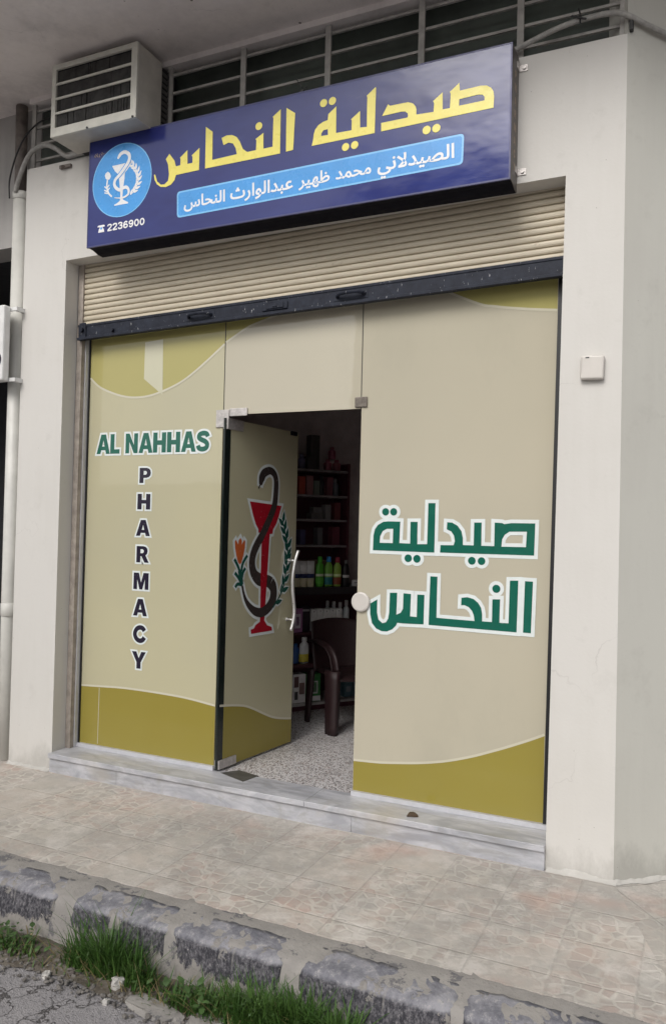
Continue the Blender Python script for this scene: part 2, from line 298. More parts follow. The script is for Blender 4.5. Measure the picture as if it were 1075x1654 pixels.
PANEL_WORDS = [[[(0.5853,1.5169),(0.5866,1.5998),(0.5944,1.6354),(0.6123,1.661),(0.6443,1.6787),(0.6711,1.6822),(0.7457,1.6816),(0.7432,1.562),(0.8063,1.5609),(0.8056,1.6817),(0.8473,1.6825),(0.848,1.5592),(0.9047,1.5609),(0.9068,1.7867),(0.9477,1.787),(0.9466,1.5163)],[(0.6255,1.5605),(0.6279,1.5988),(0.6423,1.6264),(0.6667,1.64),(0.7042,1.6408),(0.7039,1.5608)]],[[(0.678,1.7353),(0.6767,1.7425),(0.6731,1.7489),(0.6674,1.7536),(0.6606,1.7561),(0.6532,1.7561),(0.6464,1.7536),(0.6407,1.7489),(0.6371,1.7425),(0.6358,1.7353),(0.6371,1.7281),(0.6407,1.7217),(0.6464,1.717),(0.6532,1.7145),(0.6606,1.7145),(0.6674,1.717),(0.6731,1.7217),(0.6767,1.7281)]],[[(0.7261,1.7359),(0.7248,1.7431),(0.7212,1.7494),(0.7156,1.7541),(0.7087,1.7566),(0.7015,1.7566),(0.6946,1.7541),(0.689,1.7494),(0.6854,1.7431),(0.6841,1.7359),(0.6854,1.7287),(0.689,1.7224),(0.6946,1.7177),(0.7015,1.7152),(0.7087,1.7152),(0.7156,1.7177),(0.7212,1.7224),(0.7248,1.7287)]],[[(0.8184,1.4794),(0.8171,1.4868),(0.8133,1.4933),(0.8076,1.4982),(0.8005,1.5008),(0.7929,1.5008),(0.7858,1.4982),(0.7801,1.4933),(0.7763,1.4868),(0.775,1.4794),(0.7763,1.472),(0.7801,1.4655),(0.7858,1.4606),(0.7929,1.458),(0.8005,1.458),(0.8076,1.4606),(0.8133,1.4655),(0.8171,1.472)]],[[(0.8695,1.4783),(0.8682,1.4857),(0.8644,1.4922),(0.8586,1.4971),(0.8516,1.4997),(0.844,1.4997),(0.837,1.4971),(0.8312,1.4922),(0.8274,1.4857),(0.8261,1.4783),(0.8274,1.4709),(0.8312,1.4644),(0.837,1.4595),(0.844,1.4569),(0.8516,1.4569),(0.8586,1.4595),(0.8644,1.4644),(0.8682,1.4709)]],[[(0.979,1.5174),(0.9811,1.5583),(1.0544,1.5596),(1.0608,1.583),(1.0552,1.6118),(1.0398,1.6337),(1.0145,1.6448),(1.0157,1.6836),(1.0438,1.6822),(1.074,1.6654),(1.0964,1.637),(1.1051,1.5987),(1.1058,1.5622),(1.1647,1.5621),(1.1651,1.6845),(1.2058,1.6853),(1.2064,1.5615),(1.2755,1.5617),(1.2759,1.6866),(1.3158,1.6845),(1.3273,1.6791),(1.3629,1.6854),(1.4878,1.6859),(1.4845,1.5192)],[(1.3136,1.5601),(1.3175,1.5998),(1.3312,1.6237),(1.3544,1.6402),(1.4455,1.6423),(1.4415,1.5614)]],[[(1.1776,1.4796),(1.1763,1.4868),(1.1727,1.4931),(1.1671,1.4978),(1.1602,1.5003),(1.153,1.5003),(1.1461,1.4978),(1.1405,1.4931),(1.1369,1.4868),(1.1356,1.4796),(1.1369,1.4724),(1.1405,1.4661),(1.1461,1.4614),(1.153,1.4589),(1.1602,1.4589),(1.1671,1.4614),(1.1727,1.4661),(1.1763,1.4724)]],[[(1.23,1.4797),(1.2287,1.4868),(1.2251,1.4931),(1.2196,1.4978),(1.2127,1.5003),(1.2055,1.5003),(1.1987,1.4978),(1.1931,1.4931),(1.1895,1.4868),(1.1882,1.4797),(1.1895,1.4726),(1.1931,1.4663),(1.1986,1.4616),(1.2055,1.4591),(1.2127,1.4591),(1.2196,1.4616),(1.2251,1.4663),(1.2287,1.4726)]],[[(1.4402,1.3848),(1.4815,1.3841),(1.4755,1.1169),(1.4351,1.1175)]],[[(0.9228,1.1199),(0.9271,1.3856),(0.9677,1.3856),(0.9666,1.1619),(1.1779,1.1594),(1.1724,1.1905),(1.1621,1.2136),(1.1442,1.2315),(1.1225,1.2397),(1.1028,1.2385),(1.1039,1.2788),(1.1363,1.2836),(1.1706,1.2761),(1.1953,1.2566),(1.2122,1.2311),(1.2187,1.1983),(1.2185,1.1604),(1.2712,1.1604),(1.2716,1.2802),(1.3124,1.2826),(1.3111,1.1595),(1.359,1.1602),(1.3622,1.3837),(1.4059,1.3859),(1.4018,1.1159)]],[[(1.313,1.3369),(1.3117,1.3443),(1.3079,1.3508),(1.3022,1.3556),(1.2952,1.3582),(1.2876,1.3582),(1.2806,1.3556),(1.2749,1.3508),(1.2711,1.3443),(1.2698,1.3369),(1.2711,1.3295),(1.2749,1.323),(1.2806,1.3182),(1.2876,1.3156),(1.2952,1.3156),(1.3022,1.3182),(1.3079,1.323),(1.3117,1.3295)]],[[(0.5764,1.2155),(0.6192,1.2413),(0.6189,1.1679),(0.6285,1.1284),(0.6526,1.1101),(0.6739,1.1167),(0.6863,1.1375),(0.6919,1.1728),(0.6935,1.2826),(0.737,1.2851),(0.7346,1.1627),(0.7597,1.1753),(0.7728,1.198),(0.774,1.2842),(0.818,1.2827),(0.8156,1.1593),(0.8541,1.158),(0.8544,1.2818),(0.8956,1.2822),(0.8941,1.1207),(0.7747,1.117),(0.741,1.1185),(0.7329,1.101),(0.7122,1.0796),(0.6805,1.0652),(0.6484,1.0648),(0.6157,1.0773),(0.59,1.1056),(0.5779,1.1551)]]]
NAME_BOX = [(-1.4381,2.0979),(-0.5382,2.0993),(-1.4089,2.23),(-0.5578,2.2277)]
LETTER_BOXES = [('P',[(-1.072,1.9015),(-0.9807,2.0011)]),('H',[(-1.0827,1.7286),(-0.9789,1.8306)]),('A',[(-1.0878,1.5557),(-0.9798,1.6603)]),('R',[(-1.0788,1.3824),(-0.9821,1.4891)]),('M',[(-1.0964,1.207),(-0.9746,1.3151)]),('A',[(-1.0931,1.035),(-0.9852,1.145)]),('C',[(-1.0882,0.8612),(-0.9889,0.973)]),('Y',[(-1.092,0.6926),(-0.987,0.8028)])]
WAVE_LEFT_TOP = [(-1.5046,2.6115),(-1.4379,2.5572),(-1.3565,2.5194),(-1.2503,2.485),(-1.1465,2.4676),(-1.03,2.4701),(-0.9213,2.493),(-0.8149,2.5276),(-0.7296,2.5666),(-0.6274,2.6316),(-0.5227,2.7069),(-0.4288,2.7778)]
WAVE_LEFT_LOW = [(-1.5274,0.5361),(-1.3616,0.5452),(-1.154,0.555),(-0.9034,0.5539),(-0.6625,0.5451),(-0.4352,0.521)]
WAVE_RIGHT_TOP = [(1.0522,2.9172),(1.1287,2.8791),(1.2577,2.8396),(1.4219,2.8107),(1.5964,2.7876)]
WAVE_RIGHT_LOW = [(0.4963,0.3243),(0.6436,0.3318),(0.754,0.3444),(0.8976,0.3654),(1.0371,0.3957),(1.1726,0.4383),(1.2881,0.4839),(1.369,0.5177),(1.4799,0.568),(1.5761,0.6155)]
WAVE_MID_TOP = [(-0.4199,2.7849),(-0.3445,2.8252),(-0.2787,2.8581),(-0.2133,2.8792),(-0.1057,2.9075)]
WAVE_DOOR = [(0.0158,0.523),(0.1262,0.5071),(0.2543,0.4804),(0.3549,0.4423),(0.4592,0.3946),(0.5669,0.3495),(0.6777,0.3199),(0.7998,0.2965)]
PALE_PATCH = [(-1.0577,2.8266),(-0.9134,2.8356),(-0.9058,2.4721),(-1.0592,2.5857)]
DOOR_BOWL = [[(0.2523,1.7964),(0.6096,1.7795),(0.5793,1.7081),(0.553,1.6582),(0.5173,1.6168),(0.5111,1.5885),(0.4797,1.5867),(0.4616,1.306),(0.4485,1.0815),(0.4424,1.0124),(0.4758,0.9772),(0.5271,0.9617),(0.5347,0.9365),(0.3,0.9371),(0.2962,0.9651),(0.3289,0.9698),(0.3456,0.9893),(0.3933,1.0087),(0.3944,1.0856),(0.3893,1.3089),(0.3905,1.5926),(0.3522,1.5955),(0.3512,1.6178),(0.3218,1.649),(0.2934,1.701)]]
DOOR_SNAKE = [(0.3609,1.9097),(0.3733,1.953),(0.4004,1.9896),(0.4632,2.0103),(0.5122,1.9921),(0.5355,1.9528),(0.5381,1.8928),(0.5283,1.7941),(0.4942,1.7223),(0.4424,1.6456),(0.3913,1.5756),(0.3406,1.5173),(0.3037,1.4598),(0.2906,1.4025),(0.3043,1.3437),(0.3408,1.3056),(0.395,1.281),(0.4768,1.2704),(0.5244,1.2384),(0.5403,1.1941),(0.5286,1.1405),(0.4844,1.0949),(0.413,1.0682),(0.3417,1.079),(0.2795,1.1151),(0.2351,1.1597),(0.2076,1.213),(0.1932,1.255)]
DOOR_TONGUE = [(0.3425,1.8848),(0.3524,1.9013),(0.3675,1.9208)]
DOOR_TULIP = [[(0.1072,1.5382),(0.1189,1.5494),(0.1432,1.5177),(0.1454,1.5432),(0.1637,1.5612),(0.1786,1.5432),(0.1796,1.5175),(0.2018,1.5483),(0.2148,1.538),(0.2124,1.4966),(0.1977,1.4452),(0.1788,1.3994),(0.1625,1.3921),(0.1455,1.4053),(0.1273,1.4465),(0.1131,1.4925)]]
DOOR_STEMS = [[(0.1078,1.4265),(0.1422,1.385),(0.1644,1.3485)],[(0.2398,1.4471),(0.1955,1.3989),(0.181,1.348)],[(0.2221,1.3672),(0.1981,1.3371),(0.1911,1.3065)],[(0.1155,1.3401),(0.1537,1.308),(0.1755,1.2815)],[(0.1641,1.3537),(0.1785,1.307),(0.1872,1.2604)],[(0.1234,1.2483),(0.1472,1.2675),(0.1972,1.2599)]]
DOOR_WREATH = [(0.6373,1.6541),(0.6669,1.5767),(0.6949,1.4985),(0.6917,1.4149),(0.686,1.364),(0.666,1.2646),(0.6308,1.1834),(0.5354,1.0912)]
DOOR_HANDLE = [(0.7334,1.4761),(0.7137,1.4052),(0.6983,1.3079),(0.7027,1.2072),(0.7165,1.117),(0.707,0.9977),(0.6885,0.9271)]
# ---------------------------------------------------------------- materials
def plaster(name, col, stain, amt=.5, bump=.25, spots=0):
    m = Mat(name)
    n1 = m.noise(1.3, 5, .6); n2 = m.noise(7, 6, .65); n3 = m.noise(60, 3)
    streak = m.noise(3.0, 5, .6, m.mapping((6, 6, .55)))
    f = m.math('MULTIPLY', m.ramp(m.math('ADD', m.math('MULTIPLY', n1, .6), m.math('MULTIPLY', streak, .28)), .40, .66), amt)
    c = m.mix(f, col, stain)
    c = m.mix(m.ramp(n2, .60, .72, 0, .16), c, tuple(x*.72 for x in stain))
    c = m.mix(m.ramp(m.vor(11), .035, .02, 0, .55), c, (.18, .16, .14))
    wv = m.n('ShaderNodeVectorMath', {'operation': 'ADD'}, **{'0': m.co, '1': m.n('ShaderNodeTexNoise', Vector=m.co, Scale=2.5, Detail=5.0).outputs['Color']}).outputs[0]
    crack = m.math('MULTIPLY', m.ramp(m.vor(.8, 'DISTANCE_TO_EDGE', wv), .0045, .0015), m.ramp(m.noise(1.1, 2, .5, m.mapping((1, 1, 1), (3, 5, 1))), .50, .60))
    c = m.mix(m.math('MULTIPLY', crack, .22), c, (.24, .22, .20))
    c = m.mix(m.ramp(m.noise(2.3, 6, .7, m.mapping((1, 1, 1), (9, 2, 4))), .60, .74, 0, .35), c, tuple(x*.80 for x in stain))
    foot = m.math('ADD', m.xyz()[2], m.math('MULTIPLY', m.math('SUBTRACT', m.noise(5, 6, .72, m.mapping((1, 1, .5))), .5), .55))
    c = m.mix(m.ramp(foot, .16, .02, 0, .55), c, tuple(x*.66 for x in stain))                  # splashed and flaked wall foot
    if spots: c = m.mix(m.ramp(m.vor(4.5), .045, .030, 0, .85), c, (.05, .04, .035)); c = m.mix(m.ramp(m.noise(1.6, 6, .7), .50, .68, 0, .5), c, tuple(x*.72 for x in stain))
    m.base(c); m.set(rough=.82, spec=.3)
    m.bump(m.math('ADD', m.math('MULTIPLY', n2, .5), m.math('MULTIPLY', n3, .25)), bump, .006)
    return m
def plain(name, col, rough=.5, metal=0.0, var=.15, scale=9, bump=0.0, spec=.5, coat=0.0):
    m = Mat(name); n = m.noise(scale, 5, .6)
    m.base(m.mix(m.ramp(n, .35, .7), tuple(c*(1-var) for c in col), tuple(min(1, c*(1+var*.6)) for c in col)))
    m.put(m.b, 'Roughness', m.ramp(m.noise(scale*2.3, 4), .3, .7, max(0, rough-.07), min(1, rough+.07)))
    m.set(metal=metal, spec=spec, coat=coat, coat_rough=.05)
    if bump: m.bump(m.noise(scale*6, 4), bump, .004)
    return m
M = {}
M['wall'] = plaster('cream wall paint', (.60, .582, .55), (.51, .49, .45), .45, .4)
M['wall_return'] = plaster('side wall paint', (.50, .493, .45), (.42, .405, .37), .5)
M['soffit'] = plaster('soffit paint', (.80, .745, .72), (.60, .55, .53), .8, .15, 1)
M['neighbour_wall'] = plaster('neighbour plaster', (.40, .385, .37), (.26, .25, .24), .8)
M['room_wall'] = plain('room wall paint', (.40, .22, .225), .7)
M['room_neutral'] = plain('room grey paint', (.50, .455, .455), .7)
M['room_pale'] = plain('room ceiling paint', (.72, .69, .68), .8)
M['black_void'] = plain('unlit room shade', (.03, .03, .034), .8)  # near-black stands in for the shade of the neighbour's unlit room
M['aluminium'] = plain('aluminium', (.58, .58, .61), .40, .25, .08, 25)
M['steel'] = plain('steel', (.74, .73, .71), .33, .55, .06, 30)
M['clamp_steel'] = plain('brushed clamp steel', (.55, .52, .50), .42, .55, .25, 40)
M['black_gasket'] = plain('black gasket', (.012, .012, .014), .45)
M['guide_steel'] = plain('painted guide rail', (.36, .315, .275), .6, 0, .3, 14, .2)
M['rust'] = plain('rusty dark crack', (.045, .028, .018), .8, 0, .5, 20, .3)
M['pvc'] = plain('pale pvc pipe', (.60, .59, .55), .42, 0, .12, 6, .03)
M['old_pipe'] = plain('old dark pipe', (.17, .145, .13), .6, 0, .4, 14, .2)
M['hose'] = plain('grey flexible conduit', (.34, .33, .31), .6, 0, .25, 30, .2)
M['wire'] = plain('black wire', (.02, .02, .02), .5)
M['cream_plastic'] = plain('cream plastic', (.56, .53, .49), .4, 0, .06, 8)
M['white_metal'] = plain('white painted metal', (.72, .72, .71), .4, 0, .1, 12)
M['grille_paint'] = plain('grey grille paint', (.40, .385, .36), .55, 0, .25, 12, .1)
M['white_ink'] = plain('white print', (.78, .78, .79), .3, 0, .04, 20)
M['halo'] = plain('pale outline print', (.70, .745, .735), .22, 0, .04, 20)
M['green_ink'] = plain('green print', (.008, .112, .076), .2, 0, .08, 12)
M['dark_ink'] = plain('dark violet print', (.020, .016, .032), .22, 0, .1, 12)
M['red_ink'] = plain('red print', (.36, .010, .022), .22, 0, .08, 12)
M['snake_ink'] = plain('dark brown print', (.045, .036, .034), .22, 0, .1, 12)
M['orange_ink'] = plain('orange print', (.52, .115, .035), .22, 0, .1, 12)
M['leaf_ink'] = plain('deep green print', (.012, .080, .060), .22, 0, .1, 12)
M['yellow_ink'] = plain('yellow lettering', (.80, .70, .14), .3, 0, .05, 10)
M['azure_ink'] = plain('azure print', (.050, .30, .70), .28, 0, .08, 6)
M['azure_light'] = plain('light azure print', (.19, .50, .84), .28, 0, .06, 6)
M['brass_ink'] = plain('faded tan lettering', (.36, .27, .18), .5, 0, .2, 20)
M['bar_paint'] = None

def vinyl(name, col, col2, rough=.16):
    m = Mat(name)
    n = m.noise(.9, 3, .5); f = m.noise(5, 4)
    c = m.mix(m.ramp(n, .35, .68), col, col2)
    c = m.mix(m.ramp(m.vor(2.6), .022, .014, 0, .6), c, tuple(min(1, x*1.35) for x in col))               # trapped bubbles
    c = m.mix(m.ramp(m.noise(1.7, 6, .7, m.mapping((1, 1, .6))), .56, .72, 0, .35), c, tuple(x*.88 for x in col2)); m.base(c)
    m.set(rough=rough, spec=.0, coat=1.0, coat_rough=.01)
    m.put(m.b, 'Roughness', m.ramp(f, .3, .7, rough-.03, rough+.07))
    bp = m.n('ShaderNodeBump', Height=m.noise(1.6, 3), Strength=.05, Distance=.03).outputs[0]; m.put(m.b, 'Coat Normal', bp)
    tr = m.n('ShaderNodeBsdfTranslucent', Color=c); ms = m.n('ShaderNodeMixShader', Fac=.16)                 # film lets some daylight into the shop
    m.t.links.new(m.b.outputs[0], ms.inputs[1]); m.t.links.new(tr.outputs[0], ms.inputs[2]); m.t.links.new(ms.outputs[0], m.t.nodes['Material Output'].inputs[0])
    return m
M['vinyl'] = vinyl('beige window vinyl', (.56, .516, .405), (.52, .485, .382))
M['vinyl_yellow'] = vinyl('yellow-beige window vinyl', (.55, .513, .342), (.513, .483, .342))
M['olive'] = vinyl('olive wave print', (.32, .262, .052), (.345, .288, .066))
M['lime'] = vinyl('yellow-green wave print', (.47, .425, .17), (.445, .405, .155))
M['wave_line'] = vinyl('pale wave line print', (.66, .63, .51), (.64, .61, .49))
M['edge_gap_strip'] = plain('dark edge and gap', (.012, .018, .016), .08)

def shutter_mat():
    m = Mat('beige shutter paint'); n = m.noise(4, 5, .6, m.mapping((1, 1, 6))); d = m.noise(26, 4)
    c = m.mix(m.ramp(n, .35, .75), (.555, .495, .385), (.48, .42, .32))
    m.base(m.mix(m.ramp(d, .64, .74, 0, .5), c, (.30, .24, .16))); m.set(rough=.5); return m
M['shutter'] = shutter_mat()
def bar_mat():
    m = Mat('worn navy bar paint'); n = m.noise(18, 6, .7); v = m.noise(55, 3, .7, m.mapping((1.6, 1, .5)))
    c = m.mix(m.ramp(n, .35, .7), (.009, .011, .020), (.020, .025, .040))
    m.base(m.mix(m.ramp(v, .665, .70), c, (.36, .36, .37))); m.set(rough=.55, spec=.25); m.bump(n, .3, .004); return m
M['bar_paint'] = bar_mat()
def marble():
    m = Mat('grey marble'); n = m.noise(3.2, 7, .62, m.mapping((1, 3, 3)), 1.4); n2 = m.noise(11, 5, .6, None, .6)
    c = m.mix(m.ramp(n, .36, .62), (.52, .52, .545), (.33, .335, .365)); c = m.mix(m.ramp(m.noise(7, 6, .72, m.mapping((.35, 2.5, 2))), .50, .64, 0, .65), c, (.27, .265, .26))
    c = m.mix(m.ramp(n2, .56, .70, 0, .6), c, (.33, .32, .31))
    m.base(m.mix(m.ramp(m.noise(2.1, 4), .56, .72, 0, .45), c, (.44, .39, .31))); m.set(rough=.38); m.bump(n2, .1, .003); return m
M['marble'] = marble()
def terrazzo():
    m = Mat('terrazzo floor'); v = m.n('ShaderNodeTexVoronoi', Vector=m.co, Scale=112.0, Randomness=1.0)
    s = m.n('ShaderNodeSeparateColor', Color=v.outputs['Color']).outputs
    base = m.mix(m.ramp(m.noise(3, 4), .3, .7), (.66, .64, .64), (.58, .56, .555))
    c = m.mix(m.math('LESS_THAN', s[0], .27), base, (.125, .11, .108))
    c = m.mix(m.math('GREATER_THAN', s[1], .86), c, (.22, .15, .12))
    m.base(m.mix(m.ramp(v.outputs['Distance'], .55, .7), c, base)); m.set(rough=.35); return m
M['terrazzo'] = terrazzo()
def paving():
    """square cement tiles pressed with a crazy-paving pattern, dusty and worn"""
    m = Mat('pressed cement tiles'); x, y, z = m.xyz()
    T = .30
    fx = m.math('FRACT', m.math('DIVIDE', m.math('ADD', x, 30.015), T)); fy = m.math('FRACT', m.math('DIVIDE', m.math('ADD', y, 30.03), T))
    ex = m.math('MINIMUM', fx, m.math('SUBTRACT', 1.0, fx)); ey = m.math('MINIMUM', fy, m.math('SUBTRACT', 1.0, fy))
    wob = m.math('MULTIPLY', m.noise(9, 3), .022)
    joint = m.ramp(m.math('ADD', m.math('MINIMUM', ex, ey), m.math('SUBTRACT', m.math('MULTIPLY', m.noise(26, 4, .7), .05), .014)), .010, .034, 1, 0)
    tile = m.n('ShaderNodeTexWhiteNoise', {'noise_dimensions': '2D'}, Vector=m.n('ShaderNodeCombineXYZ', X=m.math('FLOOR', m.math('DIVIDE', m.math('ADD', x, 30.015), T)), Y=m.math('FLOOR', m.math('DIVIDE', m.math('ADD', y, 30.03), T))).outputs[0])
    tv, tc = tile.outputs['Value'], m.n('ShaderNodeSeparateColor', Color=tile.outputs['Color']).outputs
    warp = m.n('ShaderNodeVectorMath', {'operation': 'MULTIPLY_ADD'}); m.put(warp, '0', m.n('ShaderNodeTexNoise', Vector=m.co, Scale=7.0, Detail=2.0).outputs['Color']); m.put(warp, '1', (.05, .05, 0)); m.put(warp, '2', m.co)
    flat = m.n('ShaderNodeVectorMath', {'operation': 'MULTIPLY'}); m.put(flat, '0', warp.outputs[0]); m.put(flat, '1', (1, 1, 0))
    edge = m.vor(16, 'DISTANCE_TO_EDGE', flat.outputs[0], 'Distance', .62)
    cell = m.n('ShaderNodeSeparateColor', Color=m.n('ShaderNodeTexVoronoi', Vector=flat.outputs[0], Scale=16.0, Randomness=.62).outputs['Color']).outputs
    line = m.ramp(edge, .05, .13, 1, 0)
    worn = m.noise(2.6, 5, .62); dust = m.noise(5.5, 6, .65); big = m.noise(.9, 4, .6)
    show = m.math('MULTIPLY', m.ramp(worn, .33, .52), m.ramp(tv, .10, .45, .12, 1))
    stone = m.mix(m.ramp(m.math('ADD', m.math('MULTIPLY', cell[0], .5), m.math('MULTIPLY', tc[1], .6)), .4, .8), (0.397, 0.360, 0.323), (0.451, 0.323, 0.275))
    stone = m.mix(m.ramp(cell[1], .2, .9, 0, .5), stone, (0.329, 0.311, 0.287))
    grey = m.mix(tc[2], (0.439, 0.409, 0.366), (0.512, 0.458, 0.403))
    c = m.mix(m.math('MULTIPLY', show, .8), grey, stone)
    c = m.mix(m.math('MULTIPLY', line, m.math('MULTIPLY', show, m.ramp(m.noise(11, 4, .7), .35, .6, .2, .72))), c, (0.620, 0.592, 0.525))
    c = m.mix(m.ramp(dust, .46, .70, 0, .7), c, (0.549, 0.512, 0.470))
    c = m.mix(m.ramp(m.math('ADD', m.math('MULTIPLY', big, .6), m.math('MULTIPLY', m.noise(4.5, 6, .7), .4)), .46, .60, 0, .72), c, (0.311, 0.299, 0.278))
    c = m.mix(m.ramp(m.noise(3.7, 7, .72), .52, .64, 0, .6), c, (0.610, 0.573, 0.531))
    c = m.mix(m.ramp(m.noise(14, 6, .75), .56, .70, 0, .5), c, (0.287, 0.275, 0.256))
    c = m.mix(m.ramp(m.noise(1.7, 3), .60, .72, 0, .5), c, (0.488, 0.329, 0.268))
    c = m.mix(m.math('MULTIPLY', joint, m.ramp(m.noise(4, 4), .40, .62, .0, .5)), c, (0.311, 0.293, 0.268))
    c = m.mix(m.ramp(m.vor(16, 'F1', m.mapping((1, 1, .001))), .05, .03, 0, .7), c, (0.195, 0.183, 0.171))
    m.base(c); m.set(rough=.85, spec=.25)
    h = m.math('SUBTRACT', m.math('ADD', m.math('MULTIPLY', dust, .6), m.math('MULTIPLY', m.noise(90, 3), .3)), m.math('ADD', m.math('MULTIPLY', joint, .9), m.math('MULTIPLY', line, m.math('MULTIPLY', show, .45))))
    m.bump(h, .55, .006); return m
M['paving'] = paving()
def asphalt():
    m = Mat('old pale asphalt'); v = m.vor(150); g = m.noise(55, 4); n = m.noise(2.2, 5, .6)
    crk = m.vor(1.9, 'DISTANCE_TO_EDGE', m.n('ShaderNodeVectorMath', {'operation': 'ADD'}, **{'0': m.co, '1': m.n('ShaderNodeTexNoise', Vector=m.co, Scale=5.0, Detail=5.0).outputs['Color']}).outputs[0])
    c = m.mix(m.ramp(n, .35, .7), (0.262, 0.250, 0.256), (0.336, 0.320, 0.320))
    c = m.mix(m.ramp(g, .54, .66, 0, .6), c, (0.159, 0.152, 0.156)); c = m.mix(m.ramp(v, .22, .1, 0, .5), c, (0.439, 0.415, 0.403))
    m.base(m.mix(m.ramp(crk, .018, .006, 0, .85), c, (0.067, 0.061, 0.059))); m.set(rough=.9, spec=.2)
    m.bump(m.math('SUBTRACT', m.math('ADD', g, m.math('MULTIPLY', v, .6)), m.ramp(crk, .018, .006, 0, 1.5)), .7, .008); return m
M['asphalt'] = asphalt()
def soil():
    m = Mat('gritty soil'); n = m.noise(24, 6, .7); g = m.noise(5, 4)
    c = m.mix(m.ramp(n, .35, .65), (.085, .072, .058), (.20, .175, .145)); m.base(m.mix(m.ramp(g, .5, .7, 0, .6), c, (.26, .235, .20)))
    m.set(rough=.95, spec=.15); m.bump(n, .8, .012); return m
M['soil'] = soil()
def kerb_paint():
    """kerb stone: black paint worn pale on top, flaking off the lower face to beige mortar"""
    m = Mat('flaking black kerb paint'); x, y, z = m.xyz(); n = m.noise(9, 6, .72); grit = m.noise(85, 4, .8, m.mapping((1, 1, .55))); s = m.noise(4.2, 6, .72); mid = m.noise(22, 5, .75)
    bare = m.mix(m.ramp(n, .35, .7), (.33, .31, .285), (.235, .22, .205)); bare = m.mix(m.ramp(grit, .56, .68, 0, .55), bare, (.16, .145, .13))
    front = m.mix(m.ramp(m.math('ADD', m.math('MULTIPLY', grit, .7), m.math('MULTIPLY', mid, .3)), .46, .60), (.046, .045, .053), (.185, .178, .190))
    front = m.mix(m.ramp(grit, .62, .70, 0, .8), front, (.36, .34, .33))
    top = m.mix(m.ramp(m.noise(5.5, 6, .75), .40, .60), (.150, .150, .172), (.31, .305, .325))
    top = m.mix(m.ramp(mid, .55, .66, 0, .75), top, (.42, .40, .38)); top = m.mix(m.ramp(grit, .60, .70, 0, .6), top, (.10, .10, .11))
    c = m.mix(m.ramp(m.math('ADD', z, m.math('MULTIPLY', m.math('SUBTRACT', mid, .5), .022)), -.034, -.020), front, top)
    lvl = m.math('ADD', z, m.math('MULTIPLY', m.math('SUBTRACT', m.noise(3.6, 7, .78, m.mapping((1, 1, .35))), .5), .40))
    f = m.math('MAXIMUM', m.ramp(lvl, -.112, -.122), m.ramp(s, .585, .605, 0, .95))
    drip = m.ramp(m.noise(30, 3, .6, m.mapping((1, .1, .05))), .66, .69)
    f = m.math('MAXIMUM', f, m.math('MULTIPLY', drip, .35))
    m.base(m.mix(f, c, bare)); m.set(rough=.88, spec=.2); m.bump(m.math('ADD', m.math('MULTIPLY', n, .8), m.math('ADD', m.math('MULTIPLY', grit, .5), m.math('MULTIPLY', f, .25))), .9, .010); return m
M['kerb'] = kerb_paint()
def mortar():
    m = Mat('dirty pale mortar'); n = m.noise(8, 6, .7); n2 = m.noise(2.6, 5, .65); f = m.noise(60, 4, .7)
    c = m.mix(m.ramp(n, .35, .68), (.335, .316, .292), (.26, .245, .23)); c = m.mix(m.ramp(n2, .50, .62, 0, .6), c, (.28, .265, .25)); c = m.mix(m.ramp(m.noise(6, 7, .78), .575, .60, 0, .8), c, (.12, .118, .128))
    c = m.mix(m.ramp(f, .62, .70, 0, .6), c, (.13, .12, .11)); m.base(c); m.set(rough=.92, spec=.2); m.bump(m.math('ADD', n, m.math('MULTIPLY', f, .5)), .8, .008); return m
M['mortar'] = mortar()
def grass_mat():
    m = Mat('grass blades'); n = m.noise(7, 3); m.base(m.mix(m.ramp(n, .35, .7), (.040, .098, .018), (.080, .150, .032))); m.set(rough=.5, spec=.3)
    return m
M['grass'] = grass_mat()
M['dry_grass'] = plain('dry grass blades', (.24, .19, .085), .7, 0, .3, 20)
def sign_face():
    m = Mat('navy sign film'); n = m.noise(1.5, 4, .6, m.mapping((1, 1, 2.2))); s = m.noise(9, 6, .72, m.mapping((.7, 1, 2.6)))
    c = m.mix(m.ramp(n, .36, .66), (.010, .015, .120), (.018, .030, .175))
    m.base(m.mix(m.ramp(s, .62, .80, 0, .15), c, (.12, .14, .24))); m.set(rough=.5, spec=.08, coat=.75)
    m.put(m.b, 'Coat Roughness', m.ramp(s, .35, .7, .09, .20))
    bp = m.n('ShaderNodeBump', Height=m.noise(2.4, 3, .5, m.mapping((1, 1, 1.6))), Strength=.06, Distance=.05).outputs[0]
    m.put(m.b, 'Normal', bp); m.put(m.b, 'Coat Normal', bp); return m
M['sign_face'] = sign_face()
M['sign_dark'] = plain('dark sign metal', (.006, .006, .012), .75, 0, .2, 8, 0, .15)
M['sign_side'] = plain('brown-grey sign side', (.115, .10, .092), .5, 0, .25, 8)
M['vent_glass'] = plain('dark green vent glass', (.055, .068, .058), .35, 0, .5, 2)
M['ac_shell'] = plain('off-white cabinet paint', (.50, .475, .425), .5, 0, .14, 7, .05)
M['ac_frame'] = plain('cream grille plastic', (.55, .535, .475), .45, 0, .14, 9)
M['ac_fin'] = plain('grey fins', (.078, .074, .070), .5, 0, .5, 16)
M['ac_coil'] = plain('black coil', (.018, .018, .019), .7, 0, .4, 30)
M['chair'] = plain('brown plastic', (.024, .010, .011), .55, 0, .12, 8)  # brown set near black, putting the chair's shade into its colour
M['stone'] = plain('pale stone', (.52, .50, .47), .85, 0, .25, 30, .5)
M['litter'] = plain('brown dry leaf', (.085, .055, .032), .8, 0, .4, 60, .5)
M['tan_cloth'] = plain('tan cloth', (.36, .29, .20), .9, 0, .35, 15, .4)

